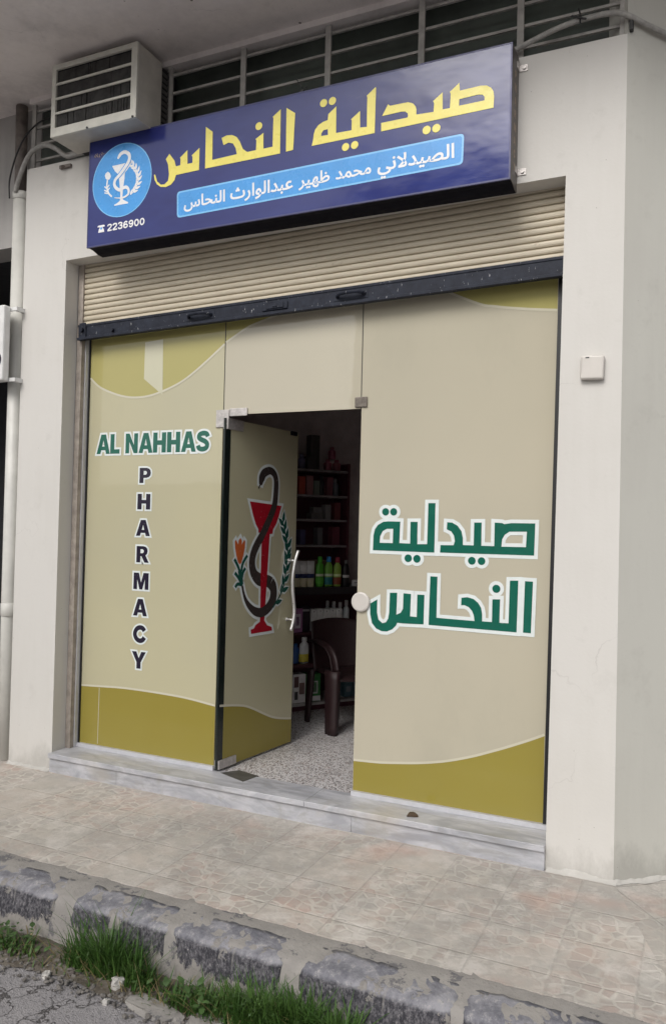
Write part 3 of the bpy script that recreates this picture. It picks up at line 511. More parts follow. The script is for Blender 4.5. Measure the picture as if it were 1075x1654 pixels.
# ---------------------------------------------------------------- the ground
def grid_sheet(x0, x1, y0, y1, nx, ny, zf, edge=None):
    bm = bmesh.new(); vv = {}
    for i in range(nx+1):
        for j in range(ny+1):
            x = x0+(x1-x0)*i/nx; y = y0+(y1-y0)*j/ny
            if edge: x, y = edge(x, y, i, j)
            vv[i, j] = bm.verts.new((x, y, zf(x, y)))
    for i in range(nx):
        for j in range(ny): bm.faces.new((vv[i, j], vv[i+1, j], vv[i+1, j+1], vv[i, j+1]))
    return bm
KZ = -.205                                                      # road level below the pavement
bm = bmesh.new(); q = [bm.verts.new(p) for p in ((-600, -600, KZ), (600, -600, KZ), (600, 600, KZ), (-600, 600, KZ))]; bm.faces.new(q)
tag(obj('road', bm, M['asphalt']), kind='structure')
def soil_edge(x, y, i, j):
    if j == 0: y = -1.53 + .07*noise.noise((x*2.3, 1.7, 0)) + .03*noise.noise((x*9, 4, 0)) + .05*max(0, min(1, (x-.1)*2))
    return x, y
tag(obj('gutter_soil', grid_sheet(-6, 3.2, -1.55, -1.25, 220, 5, lambda x, y: KZ+.006+max(0, (y+1.5))*.12*(.6+.6*noise.noise((x*5, y*9, 3)))+.006*noise.noise((x*22, y*22, 0)), soil_edge), M['soil'], smooth=True), kind='structure')
# pavement slab: straight along the shop front, turning with the corner of the building
TURN = Vector((.785, .62, 0)).normalized(); TN = Vector((TURN.y, -TURN.x, 0))       # direction along, and out of, the turned wall
CORNER = Vector((1.916, 0, 0))
mid = (Vector((0, -1, 0))+TN).normalized()
def slab(pts, z0, z1):
    bm = bmesh.new(); add_prism(bm, [(p[0], p[1]) for p in pts], lambda x, y: (x, y, z1), lambda x, y: (x, y, z0)); bmesh.ops.recalc_face_normals(bm, faces=bm.faces); return bm
PW = 1.065
kx = CORNER + mid*(PW/mid.dot(Vector((0, -1, 0))))
tag(obj('pavement', slab([(-9, .6), (-9, -PW), (kx.x, -PW), (CORNER.x+.0015, 0), (CORNER.x, .6)], KZ-.3, 0), M['paving']), kind='structure')
far = CORNER + TURN*9
side = obj('pavement', slab([(0, .6), (9, .6), (9, -PW), ((kx-CORNER).dot(TURN), -PW), (.0015, 0)], KZ-.3, -.003), M['paving'])
side.location = CORNER; side.rotation_euler = (0, 0, math.atan2(TURN.y, TURN.x)); tag(side, kind='structure')
# rough mortar bed the kerb stones sit in
def rough(bm, amp, f, cuts=0, seed=0):
    for v in bm.verts:
        n = Vector((noise.noise((v.co.x*f+seed, v.co.y*f, v.co.z*f)), noise.noise((v.co.x*f, v.co.y*f+7+seed, v.co.z*f)), noise.noise((v.co.x*f, v.co.y*f, v.co.z*f+13+seed))))
        v.co += n*amp
    return bm
def profile_sweep(prof, x0, x1, nx):
    """closed profile (y, z) swept along x with caps"""
    bm = bmesh.new(); rings = []
    for i in range(nx+1):
        x = x0+(x1-x0)*i/nx; rings.append([bm.verts.new((x, y, z)) for y, z in prof])
    n = len(prof)
    for a, b in zip(rings, rings[1:]):
        for k in range(n): bm.faces.new((a[k], a[(k+1) % n], b[(k+1) % n], b[k]))
    bm.faces.new(rings[0]); bm.faces.new(rings[-1][::-1]); bmesh.ops.recalc_face_normals(bm, faces=bm.faces); return bm
def subdiv_profile(pts, step):
    out = []
    for i in range(len(pts)):
        a, b = Vector(pts[i]), Vector(pts[(i+1) % len(pts)]); k = max(1, int((b-a).length/step))
        out += [tuple(a.lerp(b, j/k)) for j in range(k)]
    return out
bed = profile_sweep(subdiv_profile([(-1.00, -.008), (-1.10, .001), (-1.17, .002), (-1.262, -.006), (-1.281, -.015), (-1.293, -.034), (-1.318, -.18), (-1.345, KZ-.05), (-1.02, KZ-.05)], .025), -6.0, 2.42, 330)
tag(obj('kerb_bed', rough(rough(bed, .006, 7), .006, 30), M['mortar'], smooth=True), kind='structure')
kl = (kx-CORNER).dot(TURN)
bed2 = profile_sweep(subdiv_profile([(-1.00, -.008), (-1.10, .001), (-1.17, .002), (-1.262, -.006), (-1.281, -.015), (-1.293, -.034), (-1.318, -.18), (-1.345, KZ-.05), (-1.02, KZ-.05)], .03), kl-.02, 7.0, 160)
o = obj('kerb_bed', rough(rough(bed2, .006, 7), .006, 30), M['mortar'], smooth=True); o.location = CORNER; o.rotation_euler = (0, 0, math.atan2(TURN.y, TURN.x)); tag(o, kind='structure')
STONES = [(-1.90, -1.36), (-1.31, -.86), (-.83, -.28), (-.185, .325), (.34, .85), (.93, 1.515), (1.55, 2.05)]
KLAB = ['kerb stone with flaking black paint beyond the left frame edge', 'black kerb stone at the left end of the kerb, mostly out of frame', 'black painted kerb stone streaked with white drips at far left', 'worn black kerb stone behind the left tuft of grass',
        'black painted kerb stone with a squared left end between the two grass tufts', 'pale scuffed black kerb stone behind the right grass patch', 'black kerb stone at the bottom right corner, farthest right']
for i, (a, b) in enumerate(STONES):
    if b < -.85: continue
    kb = profile_sweep(subdiv_profile([(-1.150, .004), (-1.268, -.004), (-1.288, -.012), (-1.300, -.030), (-1.330, KZ-.03), (-1.150, KZ-.03)], .022), a, b, 28)
    for v in kb.verts:                                          # rounded, broken ends
        e = min(v.co.x-a, b-v.co.x); k = max(0, 1-e/.035)
        v.co.y += .010*k*k*(1 if v.co.y < -1.2 else 0); v.co.z -= .006*k*k*(1 if v.co.z > -.1 else 0)
    rough(rough(rough(kb, .006, 5, seed=i*5), .008, 15, seed=i+3), .006, 44, seed=i)
    tag(obj('kerb_stone', kb, M['kerb'], smooth=True, at=((a+b)/2, -1.22, 0)), KLAB[i], 'kerb', 'kerb stones along the pavement')

# ---------------------------------------------------------------- the shop building
bld = thing('shop_building', 'cream plastered shop building with a recessed glass front under a balcony', 'building', (0, 0, 0))
OL_T, OL_B, OR_T, OR_B = -1.578, -1.573, 1.640, 1.600
ZT_L, ZT_R, BAND = 3.372, 3.402, 4.045
WT = .12
wall_bm = prism_xz([(-1.955, -.05), (OL_B, -.05), (OL_T, ZT_L), (OR_T, ZT_R), (OR_B, -.05), (1.916, -.05), (1.916, BAND), (-1.955, BAND)], 0, WT)
obj('wall', wall_bm, M['wall'], bld)
# flat band of wall above the vent on the far left, and left cheek of the pilaster
obj('wall', box(-1.955, 1.90, .002, .12, 4.50, 4.60), M['soffit'], bld)
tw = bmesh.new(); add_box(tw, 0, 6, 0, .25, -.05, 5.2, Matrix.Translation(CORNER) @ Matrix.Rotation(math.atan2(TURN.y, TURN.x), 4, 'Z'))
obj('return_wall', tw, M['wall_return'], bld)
CEIL = 4.535
sp = [(-8, .9), (-8, -.90)]
ck = CORNER + mid*(.90/mid.dot(Vector((0, -1, 0)))); e1 = ck + TURN*6; e2 = CORNER + TURN*6
sp += [(ck.x, ck.y), (e1.x, e1.y), (e2.x-.4, e2.y+.5), (1.7, .9)]
obj('balcony_slab', slab(sp, CEIL, CEIL+.22), M['soffit'], bld)
obj('rear_wall', prism_xz([(-8, CEIL+.21), (1.9, CEIL+.21), (1.9, 9), (-8, 9)], .05, .3), M['wall'], bld)
# vent band: dark glass behind a welded grille
obj('vent_glass', box(-1.95, 1.905, .125, .14, BAND-.05, CEIL), M['vent_glass'], bld)
gb = bmesh.new()
for x in (-1.93, -1.345, -.788, -.255, .307, .866, 1.397, 1.895): add_box(gb, x-.017, x+.017, .022, .034, BAND-.003, 4.502)
for z in (BAND+.006, 4.115, 4.228, 4.343, 4.458): add_box(gb, -1.952, 1.912, .036, .050, z-.007, z+.007)
obj('vent_grille', gb, M['grille_paint'], bld)
# room inside
FZ = .12
tag(obj('shop_floor', slab([(-1.9, .215), (1.88, .215), (1.88, 4.6), (-1.9, 4.6)], -.1, FZ), M['terrazzo']), kind='structure')
b0 = Vector((-.698, 1.853, 0)); dd = Vector((.559, .829, 0)); nn_ = Vector((.829, -.559, 0))
SHM = Matrix(((dd.x, -nn_.x, 0, b0.x), (dd.y, -nn_.y, 0, b0.y), (0, 0, 1, 0), (0, 0, 0, 1)))
obj('interior_wall', box(-1.35, 2.9, .43, .50, FZ+.001, 3.12, SHM), M['room_neutral'], bld)
for q in ((.2, 1.88, 4.4, 4.5), (1.80, 1.88, .22, 4.39), (-1.9, -1.82, .22, 1.6)): obj('interior_wall', box(*q, FZ+.001, 3.119), M['room_wall'], bld)
obj('interior_ceiling', box(-1.9, 1.9, .203, 4.6, 3.12, 3.2), M['room_pale'], bld)
for q in ((-1.95, -1.90, .122, 4.6, -.1, 3.4), (1.885, 1.93, .3, 4.6, -.1, 3.2), (-1.95, 1.93, 4.601, 4.7, -.1, 3.2), (-1.899, 1.88, .203, .25, 3.201, 3.9)): obj('outer_wall', box(*q), M['wall'], bld)
# closing pieces between pilaster backs and the glass
obj('jamb', box(-1.90, -1.552, .19, .215, 0, 3.11), M['guide_steel'], bld); obj('jamb', box(1.612, 1.885, .19, .215, 0, 3.11), M['guide_steel'], bld)

def fillet(x0, x1, f, name='mortar_fillet', n=60):
    b = bmesh.new(); rows = []
    for i in range(n+1):
        s = x0+(x1-x0)*i/n; w = .016+.022*max(0, noise.noise((s*9, 2, 0))+.3)+.008*noise.noise((s*31, 5, 0)); h = .010+.022*max(0, noise.noise((s*6, 9, 1))+.1)+.010*noise.noise((s*28, 1, 0))
        rows.append([b.verts.new(f(s, -max(.004, w), .0)), b.verts.new(f(s, -max(.003, w*.6), max(.004, h*.35))), b.verts.new(f(s, -.004, max(.008, h))), b.verts.new(f(s, .002, max(.009, h)+.003))])
    for p, q in zip(rows, rows[1:]):
        for k in range(3): b.faces.new((p[k], q[k], q[k+1], p[k+1]))
    obj(name, b, M['wall'], bld)
fillet(-1.955, -1.58, lambda s, y, z: (s, y, z)); fillet(1.606, 1.93, lambda s, y, z: (s, y, z)); fillet(0, 2.5, lambda s, y, z: tuple(CORNER+TURN*s-TN*y+Vector((0, 0, z))), n=260)
# apartment block across the street: unseen, added for its reflection in sign and glass
ob = thing('added_apartment_block', 'unseen pale apartment block added across the street to reflect in the shop sign and glass', 'building', (-3.3, -13.5, KZ))
M['block_wall'] = plaster('block plaster', (.34, .325, .30), (.26, .245, .225), .6)
obj('wall', box(-5.4, -1.2, -18, -13, KZ, 9.9), M['block_wall'], ob)
for i in range(2):
    for k in range(3):
        x = -5.0+i*2.0; z = 3.3+k*2.25; w = obj('window', box(x, x+1.5, -12.999, -12.95, z, z+1.4), M['grille_paint'], ob); obj('pane', box(x+.08, x+1.42, -12.9495, -12.94, z+.08, z+1.32), M['vent_glass'], w)
for i in range(1): w = obj('shop_shutter', box(-4.9, -1.7, -12.999, -12.93, KZ+.01, 2.6), M['guide_steel'], ob)
gw = thing('added_street_wall', 'unseen low plastered wall added across the street to reflect in the glass', 'wall', (-14, -13.2, KZ)); obj('wall', box(-26, -5.3, -13.4, -13.1, KZ, 2.6), M['block_wall'], gw); obj('coping', box(-26, -5.3, -13.45, -13.05, 2.601, 2.70), M['mortar'], gw)  # unseen wall, added for its reflection in the panes

# neighbouring shop on the left
nb = thing('neighbour_building', 'grey plastered neighbouring shop with a dark open front at the left frame edge', 'building', (-4, .14, 0))
obj('wall', prism_xz([(-7.9, -.05), (-4.9, -.05), (-4.9, 3.58), (-2.16, 3.58), (-2.16, -.05), (-1.957, -.05), (-1.957, CEIL), (-7.9, CEIL)], .12, .34), M['neighbour_wall'], nb)
dk = bmesh.new(); add_box(dk, -4.95, -2.1, 2.2, 2.3, -.02, 3.7); add_box(dk, -2.15, -2.1, .341, 2.2, -.02, 3.7); add_box(dk, -4.98, -4.92, .341, 2.2, -.02, 3.7); add_box(dk, -4.95, -2.1, .341, 2.3, 3.7, 3.75)
obj('dark_interior', dk, M['black_void'], nb)
tag(obj('neighbour_floor', slab([(-4.92, .55), (-2.15, .55), (-2.15, 2.2), (-4.92, 2.2)], -.1, .004), M['black_void']), kind='structure')
# ---------------------------------------------------------------- roller shutter, half rolled up
TILT = math.atan2(.076, 3.1)
sh = thing('roller_shutter', 'beige corrugated roller shutter rolled up above the glass front with a dark navy bottom bar', 'shutter', (0, .10, 2.95))
SHX0, SHX1 = -1.552, 1.626
def zsh(x): return (x-SHX0)*math.tan(TILT)
prof = []
PITCH_S = .0362
for k in range(15):
    for t, dy in ((0, .013), (.055, .011), (.12, .001), (.30, -.003), (.55, -.004), (.80, -.002), (.93, .003)):
        prof.append((.10+dy, 2.955+(k+t)*PITCH_S))
bm = bmesh.new(); rows = [[bm.verts.new((x, y, z+zsh(x))) for y, z in prof] for x in [SHX0+(SHX1-SHX0)*i/24 for i in range(25)]]
for a, b in zip(rows, rows[1:]):
    for k in range(len(prof)-1): bm.faces.new((a[k], b[k], b[k+1], a[k+1]))
bk = bmesh.ops.extrude_face_region(bm, geom=list(bm.faces)); bmesh.ops.translate(bm, vec=(0, .012, 0), verts=[v for v in bk['geom'] if isinstance(v, bmesh.types.BMVert)])
bmesh.ops.recalc_face_normals(bm, faces=bm.faces)
cur = obj('slat_curtain', bm, M['shutter'], sh)
TM = Matrix.Translation((SHX0, 0, 2.95)) @ Matrix.Rotation(-TILT, 4, 'Y')
bb = bmesh.new(); LB = (SHX1-SHX0)
add_box(bb, .004, LB-.004, .068, .096, -.094, .004, TM, .003); add_box(bb, .004, LB-.004, .052, .0675, -.096, -.078, TM, .003); add_box(bb, .002, LB-.002, .064, .0675, -.006, .010, TM, .002)
bar = obj('bottom_bar', bb, M['bar_paint'], sh)
for cx_ in (.985, 2.005):
    hb = bmesh.new(); p = [(cx_-.085, .066, -.042), (cx_-.075, .045, -.040), (cx_-.055, .034, -.036), (cx_, .030, -.034), (cx_+.055, .034, -.036), (cx_+.075, .045, -.040), (cx_+.085, .066, -.042)]
    add_tube(hb, [TM @ Vector(q) for q in p], .0095, seg=8)
    add_box(hb, cx_-.105, cx_+.105, .0655, .0672, -.066, -.018, TM, .0006)
    obj('handle', hb, M['bar_paint'], bar, smooth=False)
lp = bmesh.new(); add_box(lp, 1.43, 1.60, .060, .0665, -.068, -.022, TM, .004); add_box(lp, 1.46, 1.575, .055, .0595, -.060, -.030, TM, .003); add_box(lp, 1.505, 1.535, .050, .0545, -.052, -.038, TM, .002)
obj('lock_plate', lp, M['bar_paint'], bar)
lt = bmesh.new(); add_box(lt, .02, .075, .058, .0665, -.086, .020, TM, .004); add_tube(lt, [TM @ Vector((.05, .058, -.03)), TM @ Vector((.05, .040, -.03))], .014, seg=10)
obj('latch', lt, M['bar_paint'], bar); obj('bolt', tube([TM @ Vector((.30, .066, -.055)), TM @ Vector((.30, .050, -.055))], .012, seg=10), M['bar_paint'], bar)
for x0, x1 in ((-1.5715, -1.530), (1.628, 1.66)):
    g = bmesh.new(); add_box(g, x0, x1, .086, .092, .126, 3.40); add_box(g, x0, x0+.006, .0925, .150, .126, 3.40); add_box(g, x1-.006, x1, .0925, .150, .126, 3.40); add_box(g, x0+.007, x1-.007, .140, .150, .126, 2.84)
    obj('guide_rail', g, M['guide_steel'], sh)

obj('rust_crack', box(-1.5749, -1.5718, .094, .12, .126, 3.38), M['rust'], sh)
sh.location.y += .03
# ---------------------------------------------------------------- glass front: three fixed panes filmed with beige vinyl
sf = thing('glass_storefront', 'frameless glass shop front covered in beige vinyl with green and olive waves', 'shop front', (0, .19, .125))
PG = Plane((0, .19, 0), (1, 0, 0), (0, 0, 1), (0, -1, 0))
def pane(name, x0, x1, z0, z1, mat):
    return obj(name, box(x0, x1, .1905, .2, z0, z1), mat, sf)
XL0, XL1, XM0, XM1, XR0, XR1, ZT = -1.512, -.440, -.4335, .4885, .4945, 1.553, 3.02
pl_ = pane('side_pane', XL0, XL1, .153, ZT, M['vinyl_yellow'])
pm_ = pane('transom_pane', XM0, XM1, 2.325, ZT, M['vinyl'])
XR2 = 1.584                                                     # the pane follows the out-of-plumb pilaster
pr_ = obj('side_pane', prism_xz([(XR0, .153), (XR1, .153), (XR2, ZT), (XR0, ZT)], .1905, .2), M['vinyl'], sf)
def curve_to(pts, n=5): return [tuple(v) for v in smooth_path(pts, n)]
def wave(parent, curve, far, mat, line=.013, pl=PG):
    """printed field between a wavy edge and the far edge, with a pale line along the wave"""
    c = curve_to(curve); a = c + [(c[-1][0], far), (c[0][0], far)]
    obj('wave_print', flats([[a]], pl, .0006), mat, parent)
    lb = bmesh.new(); add_stroke(lb, c, line, pl, .0011); obj('wave_line', lb, M['wave_line'], parent)
def ends(c, x0, x1): return [(x0, c[0][1]+(c[1][1]-c[0][1])*(x0-c[0][0])/(c[1][0]-c[0][0]))]+c[1:-1]+[(x1, c[-1][1]+(c[-1][1]-c[-2][1])*(x1-c[-1][0])/(c[-1][0]-c[-2][0]))]
wave(pl_, ends(WAVE_LEFT_TOP, XL0+.001, XL1-.001), ZT-.02, M['lime'])
wave(pl_, ends(WAVE_LEFT_LOW, XL0+.001, XL1-.001), .1545, M['olive'])
wave(pm_, ends(WAVE_MID_TOP, XM0+.001, WAVE_MID_TOP[-1][0]+.25), ZT-.02, M['lime'])
wave(pr_, ends(WAVE_RIGHT_TOP, WAVE_RIGHT_TOP[0][0]-.35, 1.5795), ZT-.02, M['lime'])
wave(pr_, ends(WAVE_RIGHT_LOW, XR0+.001, XR1+.001), .1545, M['olive'])
obj('pale_patch', flats([[PALE_PATCH]], PG, .0018), vinyl('pale film patch', (.64, .62, .47), (.60, .585, .43)), pl_)  # paler patch laid over the green wave
lb = bmesh.new(); add_stroke(lb, [(-1.358, .164), (-1.356, .535)], .004, PG, .0016); obj('film_seam', lb, M['wave_line'], pl_)
# lettering on the right pane
HAL = .019
obj('lettering_outline', flats(PANEL_WORDS, PG, .0014, HAL), M['halo'], pr_)
obj('lettering', flats(PANEL_WORDS, PG, .0024), M['green_ink'], pr_)
# lettering on the left pane
def line_of(txt, x0, x1, z0, z1, slope, pl, h, d):
    wid = sum(ADV[c] for c in txt) - .06; sx = (x1-x0)/wid; x = x0; b = bmesh.new(); i = 0
    for ch in txt:
        if ch != ' ': add_glyph(b, ch, x, z0+(x-x0)*slope, sx, z1-z0, pl, h+i*.00005, d); i += 1
        x += ADV[ch]*sx
    return b
(nx0, nz0), (nx1, nz1), (_, nz2), (_, nz3) = NAME_BOX
sl = (nz1-nz0)/(nx1-nx0)
obj('lettering_outline', line_of('AL NAHHAS', nx0, nx1, nz0, (nz2+nz3)/2, sl, PG, .0014, .013), M['halo'], pl_)
obj('lettering', line_of('AL NAHHAS', nx0, nx1, nz0, (nz2+nz3)/2, sl, PG, .0024, 0), M['green_ink'], pl_)
b = bmesh.new()
for i, (ch, ((ax, az), (bx, bz))) in enumerate(LETTER_BOXES): add_glyph(b, ch, ax, az, (bx-ax)/(ADV[ch]-.06), bz-az, PG, .0014+i*.00004, .011)
obj('lettering_outline', b, M['halo'], pl_)
for ch, ((ax, az), (bx, bz)) in LETTER_BOXES:
    b = bmesh.new(); add_glyph(b, ch, ax, az, (bx-ax)/(ADV[ch]-.06), bz-az, PG, .0024); obj('letter', b, M['dark_ink'], pl_)
# edge trim: black gaskets, bright aluminium channel
obj('gasket', box(XL0-.009, XL0-.001, .180, .2, .128, ZT), M['black_gasket'], sf); obj('gasket', prism_xz([(XR1+.001, .153), (XR1+.05, .153), (1.625, ZT), (XR2+.001, ZT)], .182, .2), M['black_gasket'], sf)
g = bmesh.new(); add_box(g, XL0-.0175, XL0-.0095, .150, .2, .128, ZT); obj('edge_channel', g, M['aluminium'], sf)
obj('floor_channel', box(XL0-.02, XL1+.004, .172, .206, .1265, .1525), M['aluminium'], sf); obj('floor_channel', box(XR0-.004, XR1+.024, .172, .206, .1265, .1525), M['aluminium'], sf)
obj('silicone_joint', box(XM0-.0055, XM0-.001, .1915, .1985, 2.325, ZT), M['black_gasket'], sf); obj('silicone_joint', box(XM1+.001, XM1+.005, .1915, .1985, 2.325, ZT), M['black_gasket'], sf)
obj('header_seal', box(-1.56, 1.61, .202, .235, 2.98, 3.118), M['guide_steel'], sf)  # unseen panel added above the glass to block leaking daylight
obj('corner_clamp', box(-.486, -.392, .180, .1895, 2.246, 2.356, None, .003), M['clamp_steel'], sf); obj('hinge_clamp', box(-.388, -.262, .180, .1895, 2.313, 2.362, None, .003), M['clamp_steel'], sf)
obj('corner_clamp', box(.455, .532, .180, .1895, 2.332, 2.392, None, .004), plain('tarnished clamp steel', (.20, .175, .15), .4, .6, .4, 40), sf)
ds = tag(obj('door_stop', lathe([(.030, 0), (.052, 0.002), (.056, .006), (.055, .014), (.047, .018)], (0, 0, 0), seg=28), M['cream_plastic'], smooth=False, at=None), 'round pale grey disc fixed to the glass edge beside the doorway', 'door stop')
ds.data.transform(Matrix.Rotation(R(90), 4, 'X')); ds.location = (.521, .1885, 1.222)

# ---------------------------------------------------------------- glass door leaf, open inwards
HG = Vector((-.412, .183, 0)); EN = Vector((-.325, .975, 0)); LL = (EN-HG).length; DU = (EN-HG).normalized(); DN = Vector((DU.y, -DU.x, 0))
ANG = math.atan2(DU.y, DU.x)
gd = thing('glass_door', 'glass door leaf standing open inwards with a red chalice and snake emblem', 'door', (HG.x, HG.y, .13), ANG)
DM = Matrix.Translation(HG) @ Matrix.Rotation(ANG, 4, 'Z')
PD = Plane(HG+DN*.0055, DU, (0, 0, 1), DN)
leaf = obj('door_leaf', box(0, LL, -.005, .005, .134, 2.302, DM), M['vinyl_yellow'], gd)
wave(leaf, ends(WAVE_DOOR, .002, LL-.002), .136, M['olive'], .014, PD)
obj('edge_gap_strip', box(-.014, .042, -.0062, .0062, .133, 2.303, DM), M['edge_gap_strip'], gd); obj('edge_gap_strip', box(LL+.0005, LL+.003, -.005, .005, .134, 2.302, DM), M['edge_gap_strip'], gd)  # hinge-side strip: dark colour standing in for the shaded gap
SN = smooth_path(DOOR_SNAKE, 6)
SW = lerp_list([.030, .064, .060, .050, .050, .052, .055, .058, .060, .062, .062, .064, .064, .065, .070, .084, .080, .084, .076, .078, .072, .066, .058, .044, .030, .020, .018], len(SN))
WR = smooth_path(DOOR_WREATH, 4)
def leaves(bm, path, n, ln, wd, pl, h, d=0.0):
    for i in range(n):
        t = i/(n-1)*(len(path)-2); k = int(t); p = path[k].lerp(path[k+1], t-k); tg = (path[k]-path[k+1]).normalized()
        for s in (-1, 1):
            dr = (tg+Vector((-tg.y, tg.x))*s*.55).normalized(); nr = Vector((-dr.y, dr.x)); q = p-tg*.012*s
            L_, W_ = ln+2*d, wd+2*d; o_ = q-dr*d
            pts = [o_, o_+dr*L_*.3+nr*W_*.5, o_+dr*L_*.65+nr*W_*.38, o_+dr*L_, o_+dr*L_*.65-nr*W_*.38, o_+dr*L_*.3-nr*W_*.5]
            add_flat(bm, [[tuple(v) for v in pts]], pl, h+(i*2+(s > 0))*.00002)
hb = bmesh.new(); add_stroke(hb, SN, [w+.036 for w in SW], PD, .0014, .014)
join(hb, flats([DOOR_BOWL], PD, .0015, .019)); join(hb, flats([DOOR_TULIP], PD, .0016, .019))
for i, s in enumerate(DOOR_STEMS): add_stroke(hb, smooth_path(s, 4), .046, PD, .0017+i*.00003, .012)
leaves(hb, WR, 10, .085, .034, PD, .0019, .012)
obj('emblem_outline', hb, M['halo'], leaf)
obj('emblem_bowl', flats([DOOR_BOWL], PD, .0027), M['red_ink'], leaf)
nb_ = int(len(SN)*.545); ne_ = int(len(SN)*.645)
sb = bmesh.new(); add_stroke(sb, SN[:nb_], SW[:nb_], PD, .0031); add_stroke(sb, SN[ne_:], SW[ne_:], PD, .0031); add_stroke(sb, SN[nb_-1:ne_+1], SW[nb_-1:ne_+1], PD, .0024); add_stroke(sb, smooth_path(DOOR_TONGUE, 4), .012, PD, .0031)
obj('emblem_snake', sb, M['snake_ink'], leaf)
obj('emblem_tulip', flats([DOOR_TULIP], PD, .0027), M['orange_ink'], leaf)
gbm = bmesh.new()
for i, s in enumerate(DOOR_STEMS): add_stroke(gbm, smooth_path(s, 4), .022 if i != 4 else .038, PD, .0027+i*.00005)
leaves(gbm, WR, 10, .085, .034, PD, .0027); add_stroke(gbm, WR, .012, PD, .0033)
obj('emblem_leaves', gbm, M['leaf_ink'], leaf)
def dpt(u, z, h): return HG + DU*u + Vector((0, 0, z)) + DN*h
for sgn, nm in ((1, 'handle'), (-1, 'handle')):
    zz = [1.475, 1.42, 1.36, 1.29, 1.21, 1.13, 1.06, .99, .925]; us = [.742, .722, .708, .698, .700, .710, .716, .706, .684]; hh = [.066, .060, .056, .054, .054, .058, .062, .062, .058]
    h3 = bmesh.new(); add_tube(h3, smooth_path([dpt(u, z, sgn*h) for u, z, h in zip(us, zz, hh)], 4), .0115, seg=12)
    for u, z in ((.713, 1.405), (.707, .998)): add_tube(h3, [dpt(u, z, sgn*.0056), dpt(u, z, sgn*.058)], .007, seg=10); add_tube(h3, [dpt(u, z, sgn*.0056), dpt(u, z, sgn*.010)], .014, seg=14)
    obj('handle', h3, M['steel'], gd, smooth=True)
for s in (-1, 1): obj('hinge_patch', box(-.004, .155, min(s*.0062, s*.020), max(s*.0062, s*.020), 2.235, 2.304, DM, .003), M['clamp_steel'], gd)
for s in (-1, 1): obj('pivot_patch', box(-.004, .165, min(s*.0062, s*.020), max(s*.0062, s*.020), .136, .190, DM, .003), M['clamp_steel'], gd)
for s in (-1, 1): obj('lock_patch', box(LL-.10, LL-.03, min(s*.0062, s*.020), max(s*.0062, s*.020), 2.275, 2.304, DM, .003), M['sign_dark'], gd)
fp = bmesh.new(); add_prism(fp, [(-.375, .165), (-.165, .085), (-.140, .225), (-.30, .265)], lambda x, y: (x, y, FZ+.0065), lambda x, y: (x, y, FZ-.01)); bmesh.ops.recalc_face_normals(fp, faces=fp.faces)
tag(obj('floor_spring_cover', fp, plain('tarnished cover plate', (.13, .125, .115), .45, .4, .3, 18), at=(-.26, .18, FZ)), 'dark metal floor plate at the foot of the open glass door', 'floor plate')

# ---------------------------------------------------------------- marble doorstep
dsx = thing('marble_doorstep', 'grey marble doorstep running under the whole glass front', 'doorstep', (0, -.02, 0))
def slabs(xs, y0, y1, z0, z1, bev):
    b = bmesh.new()
    for a, c in zip(xs, xs[1:]): add_box(b, a+.0006, c-.0006, y0, y1, z0, z1, None, bev)
    return b
obj('tread', slabs([-1.574, .30, 1.602], -.036, .213, .093, .1255, .004), M['marble'], dsx)
obj('riser', slabs([-1.573, -1.02, .58, 1.601], -.020, .05, -.02, .0925, .002), M['marble'], dsx)
lf = bmesh.new(); add_box(lf, -.03, .03, -.012, .012, 0, .018, None, .006, 3); bmesh.ops.subdivide_edges(lf, edges=lf.edges, cuts=2, use_grid_fill=True)
rough(lf, .012, 30, seed=3)
o = obj('dry_leaf', lf, M['litter'], smooth=True); o.location = (.905, .03, .1275); o.rotation_euler = (0, 0, .5); tag(o, 'small curled brown dry leaf lying on the marble doorstep', 'leaf')

# ---------------------------------------------------------------- shop sign
sg = thing('shop_sign', 'long blue lightbox shop sign with yellow Arabic lettering over the shutter', 'sign', (.07, -.08, 3.36))
S0, S1, SB, STp, SYF = -1.264, 1.400, 3.362, 4.040, -.153
tb = bmesh.new()
pr2 = [(SYF+.004, STp-.004), (-.006, STp-.004), (-.006, SB-.012), (-.05, SB-.010), (-.10, SB+.004), (SYF+.004, SB+.006)]
add_prism(tb, pr2, lambda y, z: (S0+.004, y, z), lambda y, z: (S1-.004, y, z)); bmesh.ops.recalc_face_normals(tb, faces=tb.faces)
obj('sign_case', tb, M['sign_dark'], sg)
sdm = bmesh.new()
sdm.free()
for x in (S0, S1-.003):
    sdm = bmesh.new(); add_prism(sdm, pr2, lambda y, z: (x, y+.001, z), lambda y, z: (x+.003, y+.001, z)); bmesh.ops.recalc_face_normals(sdm, faces=sdm.faces); obj('side_panel', sdm, M['sign_side'], sg)
obj('front_panel', box(S0+.008, S1-.008, SYF, SYF+.003, SB+.010, STp-.008), M['sign_face'], sg)
fr = bmesh.new(); add_box(fr, S0, S1, SYF-.001, SYF+.010, STp-.0075, STp); add_box(fr, S0, S1, SYF-.001, SYF+.010, SB+.001, SB+.0095); add_box(fr, S0, S0+.0075, SYF-.001, SYF+.010, SB+.010, STp-.008); add_box(fr, S1-.0075, S1, SYF-.001, SYF+.010, SB+.010, STp-.008)
obj('edge_trim', fr, plain('blue sign trim', (.035, .04, .14), .35), sg)
PS = Plane((0, SYF, 0), (1, 0, 0), (0, 0, 1), (0, -1, 0))
obj('yellow_lettering', flats(SIGN_WORDS, PS, .0016), M['yellow_ink'], sg)
